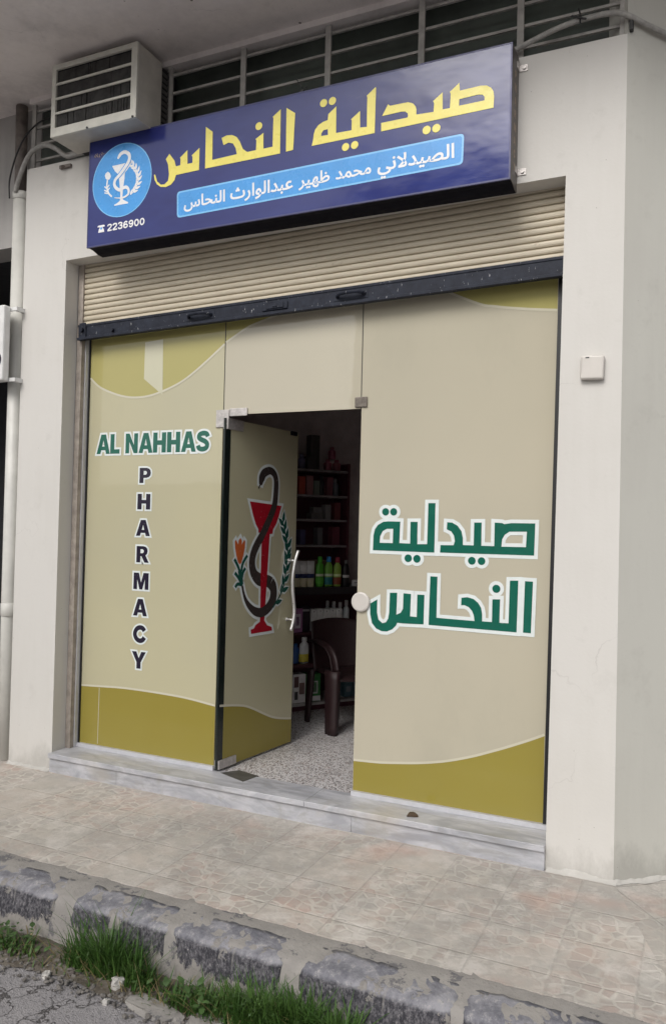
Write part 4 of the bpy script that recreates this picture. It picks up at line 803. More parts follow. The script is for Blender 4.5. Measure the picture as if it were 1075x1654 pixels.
def rrect(q, r, d=0.0):
    q = grow(q, d) if d else q
    if area(q) < 0: q = q[::-1]
    out = []
    for i in range(4):
        a, b, c = Vector(q[i-1]), Vector(q[i]), Vector(q[(i+1) % 4]); p, s = b+(a-b).normalized()*r, b+(c-b).normalized()*r
        out += [tuple((1-t)*(1-t)*p+2*t*(1-t)*b+t*t*s) for t in (0, .25, .5, .75, 1)]
    return out
obj('name_strip', flats([[rrect(SIGN_STRIP, .022, .006)]], PS, .0006), M['azure_light'], sg)
obj('name_strip', flats([[rrect(SIGN_STRIP, .018, -.004)]], PS, .0011), M['azure_ink'], sg)
def base_z(x): return 3.5035+(x+.5276)/1.65*.0165
for key, body in (('first', '\ufef2\ufee7\ufefb\ufeaa\ufef4\ufebc\ufedf\ufe8d'), ('second', '\ufeaa\ufee4\ufea4\ufee3'), ('third', '\ufeae\ufef4\ufeec\ufec7'), ('fourth', '\ufe99\ufead\ufe8d\ufeee\ufedf\ufe8d\ufeaa\ufe92\ufecb'), ('fifth', '\ufeb1\ufe8e\ufea4\ufee8\ufedf\ufe8d')):
    (ax, az), (bx, bz) = STRIP_WORDS[key]; obj('white_lettering', font_words(body, ax, bx, base_z((ax+bx)/2), PS, .0018, .021, .95), M['white_ink'], sg)
# roundel with the chalice and snake
cx_, cz_ = ROUNDEL
def disc(r): return [[(cx_+r*math.cos(2*math.pi*i/48), cz_+r*math.sin(2*math.pi*i/48)) for i in range(48)]]
obj('roundel', flats([disc(.229)], PS, .0005), M['azure_light'], sg); obj('roundel', flats([disc(.223)], PS, .0009), M['azure_ink'], sg)
obj('roundel_chalice', flats([SIGN_BOWL], PS, .0014), M['white_ink'], sg)
S2 = smooth_path(SIGN_SNAKE, 5); w2 = lerp_list([.012, .022, .022, .022, .022, .022, .022, .021, .020, .020, .020, .020, .020, .018, .016, .012, .008, .004], len(S2))
sb = bmesh.new(); add_stroke(sb, S2[:int(len(S2)*.55)], [w+.012 for w in w2[:int(len(S2)*.55)]], PS, .0018); obj('snake_gap', sb, M['azure_ink'], sg)
sb = bmesh.new(); add_stroke(sb, S2, w2, PS, .0022); obj('roundel_snake', sb, M['white_ink'], sg)
sb = flats([[SIGN_TULIP]], PS, .0014)
for i, s in enumerate(SIGN_STEMS): add_stroke(sb, smooth_path(s, 4), .011 if i == 0 else .008, PS, .0015+i*.00003)
obj('roundel_tulip', sb, M['white_ink'], sg); sb = bmesh.new(); leaves(sb, smooth_path(SIGN_WREATH, 4), 9, .042, .016, PS, .0014); add_stroke(sb, smooth_path(SIGN_WREATH, 4), .006, PS, .0018)
obj('roundel_wreath', sb, M['white_ink'], sg)
(px0, pz0), (px1, pz1), (_, pz2), (_, pz3) = PHONE_DIGITS
obj('phone_number', line_of('2236900', px0, px1, pz0, pz2, (pz1-pz0)/(px1-px0), PS, .0014, 0), M['white_ink'], sg)
pb = flats([PHONE_ICON], PS, .0014)
obj('phone_symbol', pb, M['white_ink'], sg)
ic = PHONE_ICON[0]; mx = sum(p[0] for p in ic)/len(ic); mz = sum(p[1] for p in ic)/len(ic)
obj('phone_dial', flats([[[(mx+.008*math.cos(a*.524), mz-.004+.008*math.sin(a*.524)) for a in range(12)]]], PS, .0018), M['azure_ink'], sg)
mb = bmesh.new(); (mx0, mz0), (mx1, mz1) = MAKER
for k, pts in enumerate(([(0, .2), (.1, .8), (.22, .5), (.1, .1)], [(.28, .9), (.3, .15), (.42, .1)], [(.5, .6), (.52, .0), (.6, .1)], [(.66, .7), (.75, .3), (.85, .7), (.75, .9)], [(.9, .5), (1, .55)])):
    add_stroke(mb, [(mx0+(mx1-mx0)*a, mz0-.012+.03*b) for a, b in pts], .004, PS, .0015+k*.00003)
obj('maker_mark', mb, M['brass_ink'], sg)
# letters down the right-hand end of the box
PE = Plane((S1+.001, -.080, 0), (0, 1, 0), (0, 0, 1), (1, 0, 0))
for i, ch in enumerate('PHARMACY'):
    eb = bmesh.new(); add_glyph(eb, ch, -.016, 3.895-i*.066, .040, .040, PE, .0006); obj('side_letter', eb, M['brass_ink'], sg)
for z in (3.985, 3.455):
    cb = bmesh.new(); add_box(cb, S1+.001, S1+.045, -.006, -.0015, z-.016, z+.016); add_box(cb, S1+.001, S1+.004, -.05, -.0065, z-.016, z+.016); add_tube(cb, [(S1+.028, -.0065, z), (S1+.028, -.014, z)], .009, seg=8); obj('fixing_clip', cb, M['clamp_steel'], sg)
sb = bmesh.new(); add_tube(sb, [(.235, -.15, STp), (.238, -.13, STp+.02), (.230, -.14, STp+.035), (.20, -.15, STp+.085)], .003, seg=6); add_tube(sb, [(.235, -.15, STp), (.262, -.14, STp+.03)], .003, seg=6); add_box(sb, .225, .245, -.15, -.12, STp-.003, STp+.014)
obj('wire_stub', sb, M['wire'], sg)

# ---------------------------------------------------------------- window air conditioner in the vent band
AX0, AX1, AYF, AZ0, AZ1 = -1.452, -.786, -.30, 4.034, 4.486
ac = thing('air_conditioner', 'boxy cream window air conditioner jutting out above the left end of the sign', 'air conditioner', ((AX0+AX1)/2, -.1, AZ0))
cb = bmesh.new()
add_box(cb, AX0+.004, AX1-.004, AYF+.012, -.06, AZ0, AZ0+.012); add_box(cb, AX0+.004, AX1-.004, AYF+.012, -.06, AZ1-.012, AZ1)
add_box(cb, AX0+.004, AX0+.016, AYF+.012, -.06, AZ0+.0125, AZ1-.0125); add_box(cb, AX1-.016, AX1-.004, AYF+.012, -.06, AZ0+.0125, AZ1-.0125)
obj('cabinet', cb, M['ac_shell'], ac)
rb = bmesh.new(); add_box(rb, AX0+.02, AX1-.02, -.0595, .11, AZ0+.012, AZ1-.012); obj('rear_casing', rb, M['ac_coil'], ac)
lv = bmesh.new()
for k in range(11): add_box(lv, AX1-.0195, AX1-.014, -.055, .02, AZ0+.03+k*.036, AZ0+.052+k*.036)
for y in (-.0585, .018): add_box(lv, AX1-.0135, AX1-.010, y, y+.010, AZ0+.012, AZ1-.012)
obj('side_louvre', lv, M['ac_fin'], ac)
obj('coil', box(AX0+.018, AX1-.018, AYF+.032, -.08, AZ0+.014, AZ1-.014), M['ac_coil'], ac)
fb = bmesh.new(); FT = .034
add_box(fb, AX0, AX1, AYF, AYF+.02, AZ1-.030, AZ1+.002, None, .004); add_box(fb, AX0, AX1, AYF, AYF+.02, AZ0-.002, AZ0+.056, None, .004)
add_box(fb, AX0, AX0+FT, AYF+.001, AYF+.019, AZ0+.05, AZ1-.025, None, .003); add_box(fb, AX1-FT-.010, AX1, AYF+.001, AYF+.019, AZ0+.05, AZ1-.025, None, .003)
oh = AZ1-.030-(AZ0+.056)
for k in (1, 2, 3):
    z = AZ0+.056+oh*k/4; add_box(fb, AX0+FT-.004, AX1-FT-.006, AYF+.003, AYF+.012, z-.0075, z+.0075, None, .002)
obj('front_grille', fb, M['ac_frame'], ac)
fi = bmesh.new(); random.seed(11); nF = 78
for k in range(nF):
    x = AX0+FT+.004+(AX1-AX0-2*FT-.016)*k/(nF-1)
    for r in range(4):
        z0_ = AZ0+.056+oh*r/4+.0085; z1_ = AZ0+.056+oh*(r+1)/4-.0085
        if random.random() < (.09 if r < 2 else .03): continue
        j = random.uniform(-.0012, .0012); add_box(fi, x-.0013+j, x+.0013+j, AYF+.013, AYF+.022, z0_, z1_)
obj('grille_fin', fi, M['ac_fin'], ac)
for x in (AX0+.30, AX1-.02): obj('screw', tube([(x, AYF-.001, AZ0+.004), (x, AYF-.006, AZ0+.004)], .007, seg=8), M['wire'], ac)

# ---------------------------------------------------------------- pipes, cables, boxes
dp = thing('drain_pipe', 'pale plastic drain pipe running down beside the left pilaster', 'pipe', (-2.045, .05, 0))
obj('pipe', tube([(-2.030, .05, 0.0), (-2.048, .05, 1.0), (-2.055, .05, 3.90)], .052, seg=20), M['pvc'], dp, smooth=True)
obj('pipe_socket', lathe([(.054, 0), (.060, .004), (.060, .085), (.054, .09)], (-2.042, .05, .98), seg=20), M['pvc'], dp, smooth=True); obj('pipe_socket', lathe([(.054, 0), (.059, .004), (.059, .05), (.054, .054)], (-2.055, .05, 3.865), seg=20), M['pvc'], dp, smooth=True)
obj('upper_pipe', tube([(-2.065, .05, 3.89), (-2.075, .05, CEIL-.005)], .040, seg=16), M['old_pipe'], dp, smooth=True)
obj('conduit', tube([(-1.948, .06, .03), (-1.972, .05, 1.5), (-1.974, .045, 2.9), (-1.972, .05, 4.04)], .011, seg=8), M['pvc'], dp, smooth=True)
def cable(name, pts, r, mat, label, cat, n=6, seg=8):
    o = obj(name, tube(smooth_path(pts, n), r, seg=seg), mat, smooth=True, at=pts[0]); return tag(o, label, cat)
cable('flexible_conduit', [(-2.05, -.01, 3.90), (-2.00, -.02, 4.00), (-1.93, -.025, 4.11), (-1.86, -.03, 4.155), (-1.76, -.03, 4.165), (-1.67, -.03, 4.125), (-1.58, -.02, 4.062), (-1.48, -.02, 4.062), (-1.30, -.012, 4.064)], .016, M['hose'], 'grey flexible conduit curving from the pipe top to below the air conditioner', 'conduit')
cable('black_wire', [(-2.09, -.02, 3.86), (-2.085, -.03, 3.98), (-2.03, -.035, 4.13), (-1.96, -.03, 4.25), (-1.89, -.01, 4.33), (-1.84, .015, 4.37), (-1.80, .05, 4.40)], .0055, M['wire'], 'thin black wire sweeping up from the drain pipe to the vent grille', 'wire')
cable('thick_cable', [(1.30, .01, 4.075), (1.395, -.012, 4.088), (1.47, -.02, 4.105), (1.58, -.02, 4.135), (1.70, -.02, 4.152), (1.84, -.02, 4.15), (1.918, -.024, 4.117), (2.00, .035, 4.085), (2.12, .125, 4.05), (2.4, .34, 4.00), (3.2, .97, 3.98)], .0135, M['hose'], 'thick grey cable draped along the wall top right of the sign', 'cable')
tb_ = bmesh.new(); add_tube(tb_, [(1.70, -.03, 4.13), (1.70, -.043, 4.155), (1.70, -.03, 4.174), (1.69, -.02, 4.21)], .004, seg=6); add_tube(tb_, [(1.66, -.04, 4.17), (1.73, -.045, 4.135)], .005, seg=6)
tag(obj('cable_tie', tb_, M['wire'], at=(1.70, -.03, 4.15)), 'black cable tie knotted round the thick cable', 'cable tie')
tb_ = bmesh.new(); add_box(tb_, 1.925, 1.943, -.016, .012, 4.05, 4.115, None, .004); tag(obj('cable_clip', tb_, M['wire'], at=(1.934, 0, 4.08)), 'dark clip holding the thick cable at the wall corner', 'clip')
jb = bmesh.new(); add_box(jb, 1.729, 1.838, -.034, -.0005, 2.380, 2.496, Matrix.Translation((1.783, 0, 2.438)) @ Matrix.Rotation(R(1.5), 4, 'Y') @ Matrix.Translation((-1.783, 0, -2.438)), .010, 3)
j = thing('junction_box', 'square cream plastic junction box on the right pilaster', 'junction box', (1.783, 0, 2.438)); obj('cover', jb, M['cream_plastic'], j, smooth=False)
obj('knockout_notch', box(1.752, 1.770, -.0352, -.030, 2.482, 2.488, None, .001), M['wire'], j)
random.seed(21)
for (x, z, lab) in ((-1.60, 4.00, 'small rusty bolt stub on the wall below the air conditioner'), ):
    b = bmesh.new(); add_box(b, x-.05, x+.05, -.018, -.0005, z-.012, z+.012, None, .004); add_tube(b, [(x-.01, -.018, z), (x-.012, -.04, z-.012)], .010, seg=8); rough(b, .006, 25)
    tag(obj('bolt_stub', b, M['old_pipe'], at=(x, 0, z)), lab, 'bolt')
# neighbour's sign on brackets
ns = thing('neighbour_sign', 'white hanging sign panel on two brackets at the left frame edge', 'sign', (-2.35, -.02, 2.57))
obj('panel', box(-2.75, -1.985, -.13, -.07, 2.575, 3.085, None, .012), M['white_metal'], ns)
PN = Plane((0, -.13, 0), (1, 0, 0), (0, 0, 1), (0, -1, 0))
lb = bmesh.new(); add_stroke(lb, smooth_path([(-2.10, 2.775), (-2.05, 2.768), (-2.015, 2.725), (-2.03, 2.68), (-2.09, 2.662)], 5), .034, PN, .001); obj('lettering', lb, M['dark_ink'], ns)
for z in (3.068, 2.588):
    bk = bmesh.new(); add_box(bk, -2.25, -1.935, -.069, -.055, z-.012, z+.012); add_box(bk, -1.958, -1.935, -.0545, -.001, z-.014, z+.014); obj('bracket', bk, M['white_metal'], ns)
ct = bmesh.new(); add_lathe(ct, [(.02, 0), (.07, .10), (.085, .25), (.07, .42), (.03, .52)], (-2.24, .42, 2.02), seg=24, sx=.9, sy=1.0); rough(ct, .03, 9)
tag(obj('cloth_bundle', ct, M['tan_cloth'], smooth=True, at=(-2.24, .42, 2.02)), 'crumpled tan cloth bundle hanging in the neighbouring dark doorway', 'cloth')
# ---------------------------------------------------------------- inside: shelf unit standing askew, products, chair
SRZ = math.atan2(dd.y, dd.x)
M['shelf_dark'] = plain('dark shelf board', (.022, .020, .022), .45)
M['shelf_maroon'] = plain('maroon shelf board', (.085, .026, .036), .5)
M['shelf_edge'] = plain('pale shelf edge', (.25, .22, .23), .5)
M['shelf_white'] = plain('white shelf edge', (.45, .43, .42), .5)
su = thing('shelf_unit', 'tall maroon shelf unit with a black counter ledge inside the dark shop', 'shelf unit', (b0.x, b0.y, FZ), SRZ)
def sbox(x0, x1, y0, y1, z0, z1, bev=0.0):
    b = bmesh.new(); add_box(b, x0, x1, y0, y1, z0, z1, SHM, bev); return b
SX0, SX1, UX1 = -1.0, .80, .505
b = sbox(SX0, SX1, .402, .42, FZ+.001, 1.08); add_box(b, SX0, UX1, .402, .42, 1.141, 2.13, SHM); obj('back_panel', b, M['shelf_maroon'], su)
obj('plinth', sbox(SX0, SX1, .03, .40, FZ+.001, .165), M['shelf_maroon'], su)
obj('bottom_board', sbox(SX0, SX1, .0, .401, .1655, .187), M['shelf_white'], su)
obj('middle_board', sbox(SX0, SX1, .01, .401, .478, .503), M['shelf_maroon'], su)
obj('middle_board', sbox(SX0, SX1, .10, .401, .735, .752), M['shelf_maroon'], su)
obj('counter_ledge', sbox(SX0, SX1, -.02, .401, 1.0805, 1.140), M['shelf_dark'], su)
for z in (1.487, 1.708, 1.916, 2.135): obj('shelf', sbox(SX0, UX1, .16, .401, z-.018, z), M['shelf_edge'], su)
obj('side_panel', sbox(UX1+.001, UX1+.020, .155, .401, 1.1405, 2.20), M['shelf_maroon'], su)
obj('side_panel', sbox(SX1+.001, SX1+.020, .0, .401, FZ+.001, 1.139), M['shelf_maroon'], su)
CM = {}
def cm(c, rough=.35):
    if (c, rough) not in CM: CM[c, rough] = plain('packaging colour', tuple(min(.82, x*1.45) for x in c), rough, 0, .12, 22)
    return CM[c, rough]
def place(s, y, z): return SHM @ Vector((s, y, z))
def bottle(label, cat, s, y, z, h, r, body, cap, lab=None, capf=.18, name='bottle', oval=.62, group=None):
    c = place(s, y, z); t = thing(name, label, cat, c, SRZ, group)
    hb_ = h*(1-capf)
    obj('body', lathe([(r*.88, 0), (r, .01), (r, hb_*.78), (r*.9, hb_*.88), (r*.5, hb_*.97), (r*.48, hb_)], c, seg=16, sy=oval, rz=SRZ), cm(body), t, smooth=True)
    obj('cap', lathe([(r*.55, hb_+.0005), (r*.58, hb_+.004), (r*.55, h-.004), (r*.45, h)], c, seg=16, sy=max(oval, .8), rz=SRZ), cm(cap), t, smooth=True)
    if lab:
        for k, (col, a, b_) in enumerate(lab): obj('label', lathe([(r*1.015, hb_*a), (r*1.015, hb_*b_)], c, seg=16, sy=oval*1.02, rz=SRZ), cm(col), t, smooth=False)
    return t
def carton(label, s, y, z, w, d, h, col, panel=None, name='carton', cat='box', rz=0.0, group=None):
    c = place(s, y, z); Mx = Matrix.Translation(c) @ Matrix.Rotation(SRZ+rz, 4, 'Z'); t = thing(name, label, cat, c, SRZ+rz, group)
    b_ = bmesh.new(); add_box(b_, -w/2, w/2, -d/2, d/2, .0005, h, Mx, .003); obj('box_body', b_, cm(col, .5), t)
    if panel:
        for col2, x0, x1, z0, z1 in panel:
            p = bmesh.new(); add_box(p, -w/2+w*x0, -w/2+w*x1, -d/2-.0015, -d/2-.0003, h*z0, h*z1, Mx); obj('printed_panel', p, cm(col2, .5), t)
    return t
# counter row
for i, (s, w) in enumerate(((-.03, 'leftmost'), (.036, 'middle'), (.104, 'rightmost'))):
    c = place(s, .07, 1.1405); Mx = Matrix.Translation(c) @ Matrix.Rotation(SRZ, 4, 'Z'); t = thing('cream_tube', f'cream tube with silver foot and navy band, {w} of three on the counter ledge', 'tube', c, SRZ, 'cream tubes on the counter')
    def ring(bm_, zs, pr_):
        rr = []
        for z_, (a_, b_) in zip(zs, pr_): rr.append([bm_.verts.new(Mx @ Vector((a_*math.cos(k*math.pi/8), b_*math.sin(k*math.pi/8), z_))) for k in range(16)])
        for p_, q_ in zip(rr, rr[1:]):
            for k in range(16): bm_.faces.new((p_[k], p_[(k+1) % 16], q_[(k+1) % 16], q_[k]))
        bm_.faces.new(rr[0][::-1]); bm_.faces.new(rr[-1])
    q1 = bmesh.new(); ring(q1, (0, .003, .074), ((.029, .022), (.030, .023), (.032, .022))); obj('tube_cap', q1, cm((.60, .52, .36)), t, smooth=True)
    q1 = bmesh.new(); ring(q1, (.0745, .108), ((.033, .021), (.034, .019))); obj('tube_band', q1, cm((.02, .03, .10)), t, smooth=True)
    q1 = bmesh.new(); ring(q1, (.1085, .165, .216), ((.034, .019), (.035, .012), (.037, .003))); obj('tube_body', q1, cm((.60, .58, .58), .25), t, smooth=True)
GRP = 'green shampoo bottles on the counter'
bottle('green bottle with a green cap on the counter, next to the cream tubes', 'bottle', .192, .07, 1.1405, .252, .037, (.07, .30, .03), (.06, .32, .03), [((.55, .62, .42), .42, .52), ((.10, .40, .05), .12, .36)], group=GRP)
bottle('green bottle with a blue cap and teal label on the counter', 'bottle', .279, .07, 1.1405, .252, .037, (.14, .34, .05), (.03, .20, .45), [((.50, .60, .42), .42, .52), ((.02, .17, .19), .08, .38)], group=GRP)
bottle('green bottle with a red cap and brown label on the counter', 'bottle', .365, .07, 1.1405, .245, .037, (.22, .34, .06), (.28, .03, .05), [((.50, .58, .30), .42, .52), ((.22, .06, .03), .08, .38)], group=GRP)
bottle('slim black bottle with a white round mark beside the green bottles', 'bottle', .452, .07, 1.1405, .222, .032, (.012, .012, .013), (.10, .10, .10), [((.45, .44, .43), .38, .50)], .14)
carton('small white price card box at the right end of the counter ledge', .545, .06, 1.1405, .062, .03, .052, (.52, .52, .52), [((.18, .18, .19), .15, .85, .45, .65)])
carton('long flat brown carton lying behind the green bottles', .12, .28, 1.1405, .44, .16, .215, (.11, .085, .05))
# under the counter
carton('purple carton with a pale arched panel standing below the counter', .02, .16, .7525, .105, .06, .20, (.26, .115, .23), [((.55, .48, .55), .28, .80, .18, .78), ((.18, .08, .17), .40, .68, .3, .66)])
carton('black carton beside the purple one below the counter', .115, .19, .7525, .09, .06, .215, (.02, .016, .02), [((.30, .28, .30), .1, .9, .80, .88)])
for i in range(5):
    carton(('leftmost small white carton', 'second small white carton from the left', 'middle small white carton', 'fourth small white carton from the left', 'rightmost small white carton')[i]+' of the row above the chair back', .205+i*.062, .20, .7525, .057, .06, .185+.004*(i % 2), (.58, .56, .54), [((.12, .11, .12), .44, .56, .86, .92)], group='small white cartons under the counter')
for i in range(4):
    c = place(.42+i*.062, .24, .7525)
    bottle(('short white bottle leaning against the white cartons', 'white bottle second from left under the counter', 'white bottle second from right under the counter', 'white bottle nearest the round door stop under the counter')[i], 'bottle', .40+i*.065, .28, .7525, .245-.008*(i % 3), .027, (.52, .55, .55), (.50, .50, .50), None, .2, oval=1.0, group='white bottles under the counter')
bottle('tall white bottle with a yellow label on the shelf beside the chair', 'bottle', .070, .09, .5035, .215, .042, (.62, .62, .58), (.60, .58, .56), [((.58, .48, .06), .06, .42), ((.70, .70, .66), .45, .72)], .16)
bottle('blue bottle beside the tall yellow-labelled bottle', 'bottle', -.010, .09, .5035, .165, .030, (.025, .075, .22), (.03, .10, .28), None, .14)
carton('white pack with dark printed figures on the bottom shelf', .0, .08, .1875, .12, .10, .235, (.55, .53, .52), [((.10, .05, .05), .1, .45, .55, .92), ((.16, .10, .09), .5, .9, .3, .7), ((.05, .05, .05), .15, .4, .12, .4)], 'pack', 'pack')
carton('green and white pack with a pale shield on the bottom shelf', .135, .08, .1875, .135, .10, .23, (.045, .19, .055), [((.60, .60, .58), .0, 1.0, .02, .20), ((.58, .60, .56), .25, .80, .28, .74), ((.035, .16, .045), .32, .73, .34, .69)], 'pack', 'pack')
for i, (s, col) in enumerate(((.50, (.06, .12, .15)), (.585, (.10, .15, .19)), (.67, (.05, .09, .13)))):
    carton(('dim blue-grey carton behind the chair legs on the bottom shelf', 'paler blue carton in the middle of three behind the chair', 'dark blue carton at the right end of the bottom shelf')[i], s, .10, .1875, .075, .08, .15, col, [((.18, .22, .25), .2, .8, .3, .6)])
# dim upper shelves
random.seed(5)
def jar(label, s, z, h, r, col, cap, y=.24): return bottle(label, 'jar', s, y, z+.0005, h, r, col, cap, None, .22, 'jar', 1.0)
jar('blue-grey jar at the left end of the top shelf', .085, 2.135, .13, .034, (.10, .10, .17), (.09, .09, .14))
carton('tall dark box stacked upright on the top shelf', .205, .26, 2.135, .085, .09, .30, (.035, .035, .033))
carton('low black box on the top shelf', .145, .22, 2.135, .075, .09, .11, (.03, .03, .03))
jar('left pink jar of the pyramid on the top shelf', .345, 2.135, .10, .036, (.24, .07, .10), (.20, .06, .08))
jar('right pink jar of the pyramid on the top shelf', .435, 2.135, .10, .036, (.22, .07, .09), (.22, .05, .08))
jar('topmost pink jar of the pyramid on the top shelf', .385, 2.2355, .11, .034, (.18, .05, .08), (.16, .05, .07))
carton('orange-red carton on the second shelf from the top', .075, .24, 1.916, .06, .08, .155, (.30, .055, .035))
carton('dusty pink carton on the second shelf from the top', .150, .24, 1.916, .065, .08, .165, (.22, .11, .11))
carton('grey-green carton on the second shelf from the top', .220, .24, 1.916, .055, .08, .125, (.12, .14, .12))
jar('black bottle on the second shelf from the top', .285, 1.916, .17, .026, (.02, .025, .025), (.02, .02, .02))
carton('dark red carton on the second shelf from the top', .350, .24, 1.916, .06, .08, .16, (.13, .05, .06))
jar('grey striped jar at the right end of the second shelf', .425, 1.916, .155, .030, (.10, .11, .13), (.14, .14, .15))
carton('dark grey carton lying on the third shelf', .23, .25, 1.708, .11, .09, .055, (.10, .10, .10))
carton('grey carton stacked on the third shelf', .24, .25, 1.7635, .085, .08, .05, (.12, .12, .12))
carton('upright pale grey carton on the third shelf', .345, .25, 1.708, .055, .08, .13, (.17, .165, .165))
carton('maroon carton at the right end of the third shelf', .44, .25, 1.708, .06, .08, .15, (.11, .03, .03))
carton('dark violet carton on the lowest of the upper shelves', .10, .25, 1.487, .05, .08, .13, (.05, .05, .11))
carton('grey carton on the lowest of the upper shelves', .27, .25, 1.487, .05, .08, .15, (.10, .10, .10))
carton('dark red carton on the lowest of the upper shelves', .43, .25, 1.487, .07, .08, .16, (.10, .025, .035))
# plastic armchair
RL = Vector((-.454, 1.590, 0)); fdir = Vector((.797, -.605, 0)); ldir = Vector((.605, .797, 0))
cc = RL + fdir*.18 + ldir*.23; CRZ = math.atan2(fdir.y, fdir.x); CHM = Matrix.Translation((cc.x, cc.y, FZ)) @ Matrix.Rotation(CRZ, 4, 'Z')
ch = thing('plastic_chair', 'brown moulded plastic armchair in the shop doorway', 'chair', (cc.x, cc.y, FZ), CRZ)
def chair_part(name, bm_): bmesh.ops.transform(bm_, matrix=CHM, verts=bm_.verts); bmesh.ops.recalc_face_normals(bm_, faces=bm_.faces); return obj(name, bm_, M['chair'], ch, smooth=True)
def sheet(f, nu, nv, th):
    bm_ = bmesh.new(); vv = [[bm_.verts.new(f(i/nu, j/nv)) for j in range(nv+1)] for i in range(nu+1)]
    for i in range(nu):
        for j in range(nv): bm_.faces.new((vv[i][j], vv[i+1][j], vv[i+1][j+1], vv[i][j+1]))
    bm_.normal_update(); bmesh.ops.solidify(bm_, geom=bm_.faces[:], thickness=th); return bm_
chair_part('seat', sheet(lambda u, v: (-.20+.43*u, (-.22+.44*v), .425-.02*math.sin(u*3.14)-.012*math.sin(v*3.14)-(.03*(u-.9)*10 if u > .9 else 0)), 14, 12, .008))
chair_part('backrest', sheet(lambda u, v: (-.215-.115*u+.045*(2*v-1)**2, (-.235+.47*v)*(1-.08*u*u), .40+(.37+.02*math.sin(v*3.14))*u), 14, 14, .007))
for s in (-1, 1):
    pa = smooth_path([(-.245, s*.232, .625), (-.14, s*.252, .645), (0, s*.258, .640), (.10, s*.256, .615), (.165, s*.250, .555), (.195, s*.245, .46)], 5)
    bm_ = bmesh.new(); rings = []
    for i, p in enumerate(pa):
        t_ = (pa[min(i+1, len(pa)-1)]-pa[max(i-1, 0)]).normalized(); up_ = Vector((0, s, 0)).cross(t_)*s
        rings.append([bm_.verts.new(p+Vector((0, a_, 0))+up_*b_) for a_, b_ in ((-.030, 0), (-.024, .008), (.024, .008), (.030, 0), (.028, -.012), (.022, -.002), (-.022, -.002), (-.028, -.012))])
    for a_, b_ in zip(rings, rings[1:]):
        for k in range(8): bm_.faces.new((a_[k], a_[(k+1) % 8], b_[(k+1) % 8], b_[k]))
    bm_.faces.new(rings[0]); bm_.faces.new(rings[-1][::-1]); chair_part('armrest', bm_)
    for xt, xb, w0, w1, nm in ((.170, .185, .088, .070, 'leg'), (-.20, -.235, .046, .032, 'leg')):
        bm_ = bmesh.new(); rings = []
        for i in range(9):
            t_ = i/8; z = (.46 if xt > 0 else .415)*(1-t_); x = xt+(xb-xt)*t_; y = s*(.236+.012*t_); w = w0+(w1-w0)*t_
            rings.append([bm_.verts.new((x+a_*w, y+b_*w, z)) for a_, b_ in ((-1, .35), (-.35, .75), (.0, .62), (.35, .75), (1, .35), (1, .1), (.3, -.5), (-.3, -.5), (-1, .1))] if s > 0 else [bm_.verts.new((x+a_*w, y-b_*w, z)) for a_, b_ in ((-1, .35), (-.35, .75), (.0, .62), (.35, .75), (1, .35), (1, .1), (.3, -.5), (-.3, -.5), (-1, .1))])
        for a_, b_ in zip(rings, rings[1:]):
            for k in range(9): bm_.faces.new((a_[k], a_[(k+1) % 9], b_[(k+1) % 9], b_[k]))
        bm_.faces.new(rings[0]); bm_.faces.new(rings[-1][::-1]); chair_part(nm, bm_)

# ---------------------------------------------------------------- grass, weeds, stones in the gutter
def blade(bm_, x, y, z, h, w, ang, lean, curl):
    d = Vector((math.cos(ang), math.sin(ang), 0)); sd_ = Vector((-d.y, d.x, 0)); prev = None; nseg = 4
    for k in range(nseg+1):
        t_ = k/nseg; p = Vector((x, y, z)) + d*(lean*t_+curl*t_*t_)*h + Vector((0, 0, h*(t_-.28*curl*t_*t_)))
        ww = w*(1-t_**1.6)*.5
        if k < nseg: cur_ = (bm_.verts.new(p-sd_*ww), bm_.verts.new(p+sd_*ww))
        else: cur_ = (bm_.verts.new(p),)
        if prev: bm_.faces.new((prev[0], prev[1], *(cur_[::-1])))
        prev = cur_
def tuft(bm_, cx, cy, rx, ry, n, h0, h1, w=.0095):
    for _ in range(int(n*.62)):
        a = random.uniform(0, 6.283); r_ = math.sqrt(random.random()); x = cx+rx*r_*math.cos(a); y = cy+ry*r_*math.sin(a)
        edge = 1-.45*r_*r_
        blade(bm_, x, min(y, -1.335), KZ+.002, (h0+(h1*1.12-h0)*random.random()**1.5)*edge, random.uniform(.6, 1.2)*w, random.uniform(0, 6.283), random.uniform(.05, .45), random.uniform(0, .7))
random.seed(31)
gm = bmesh.new()
tuft(gm, .12, -1.385, .12, .055, 560, .10, .25); tuft(gm, .10, -1.375, .055, .03, 150, .16, .36, .008); tuft(gm, .22, -1.375, .06, .03, 70, .12, .28, .008); tuft(gm, -.06, -1.375, .06, .03, 60, .10, .26, .008); tuft(gm, -.03, -1.39, .10, .05, 260, .07, .19); tuft(gm, .26, -1.395, .10, .05, 330, .07, .19)
tuft(gm, -.36, -1.42, .13, .06, 240, .04, .11); tuft(gm, .38, -1.42, .12, .06, 110, .03, .10)
tuft(gm, .60, -1.41, .16, .065, 520, .05, .13); tuft(gm, .80, -1.395, .16, .06, 900, .08, .20); tuft(gm, 1.00, -1.385, .16, .06, 950, .10, .215); tuft(gm, 1.16, -1.385, .12, .055, 620, .08, .19); tuft(gm, 1.30, -1.38, .10, .05, 90, .04, .10)
tuft(gm, .75, -1.44, .34, .06, 800, .04, .11, .008); tuft(gm, 1.6, -1.40, .3, .05, 120, .03, .09); tuft(gm, -1.4, -1.40, .6, .06, 420, .05, .15)
for _ in range(260): blade(gm, random.uniform(-.5, 1.4), random.uniform(-1.50, -1.34), KZ+.002, random.uniform(.02, .06), .005, random.uniform(0, 6.28), random.uniform(.1, .8), random.uniform(0, .9))
tag(obj('grass', gm, M['grass']), kind='stuff')
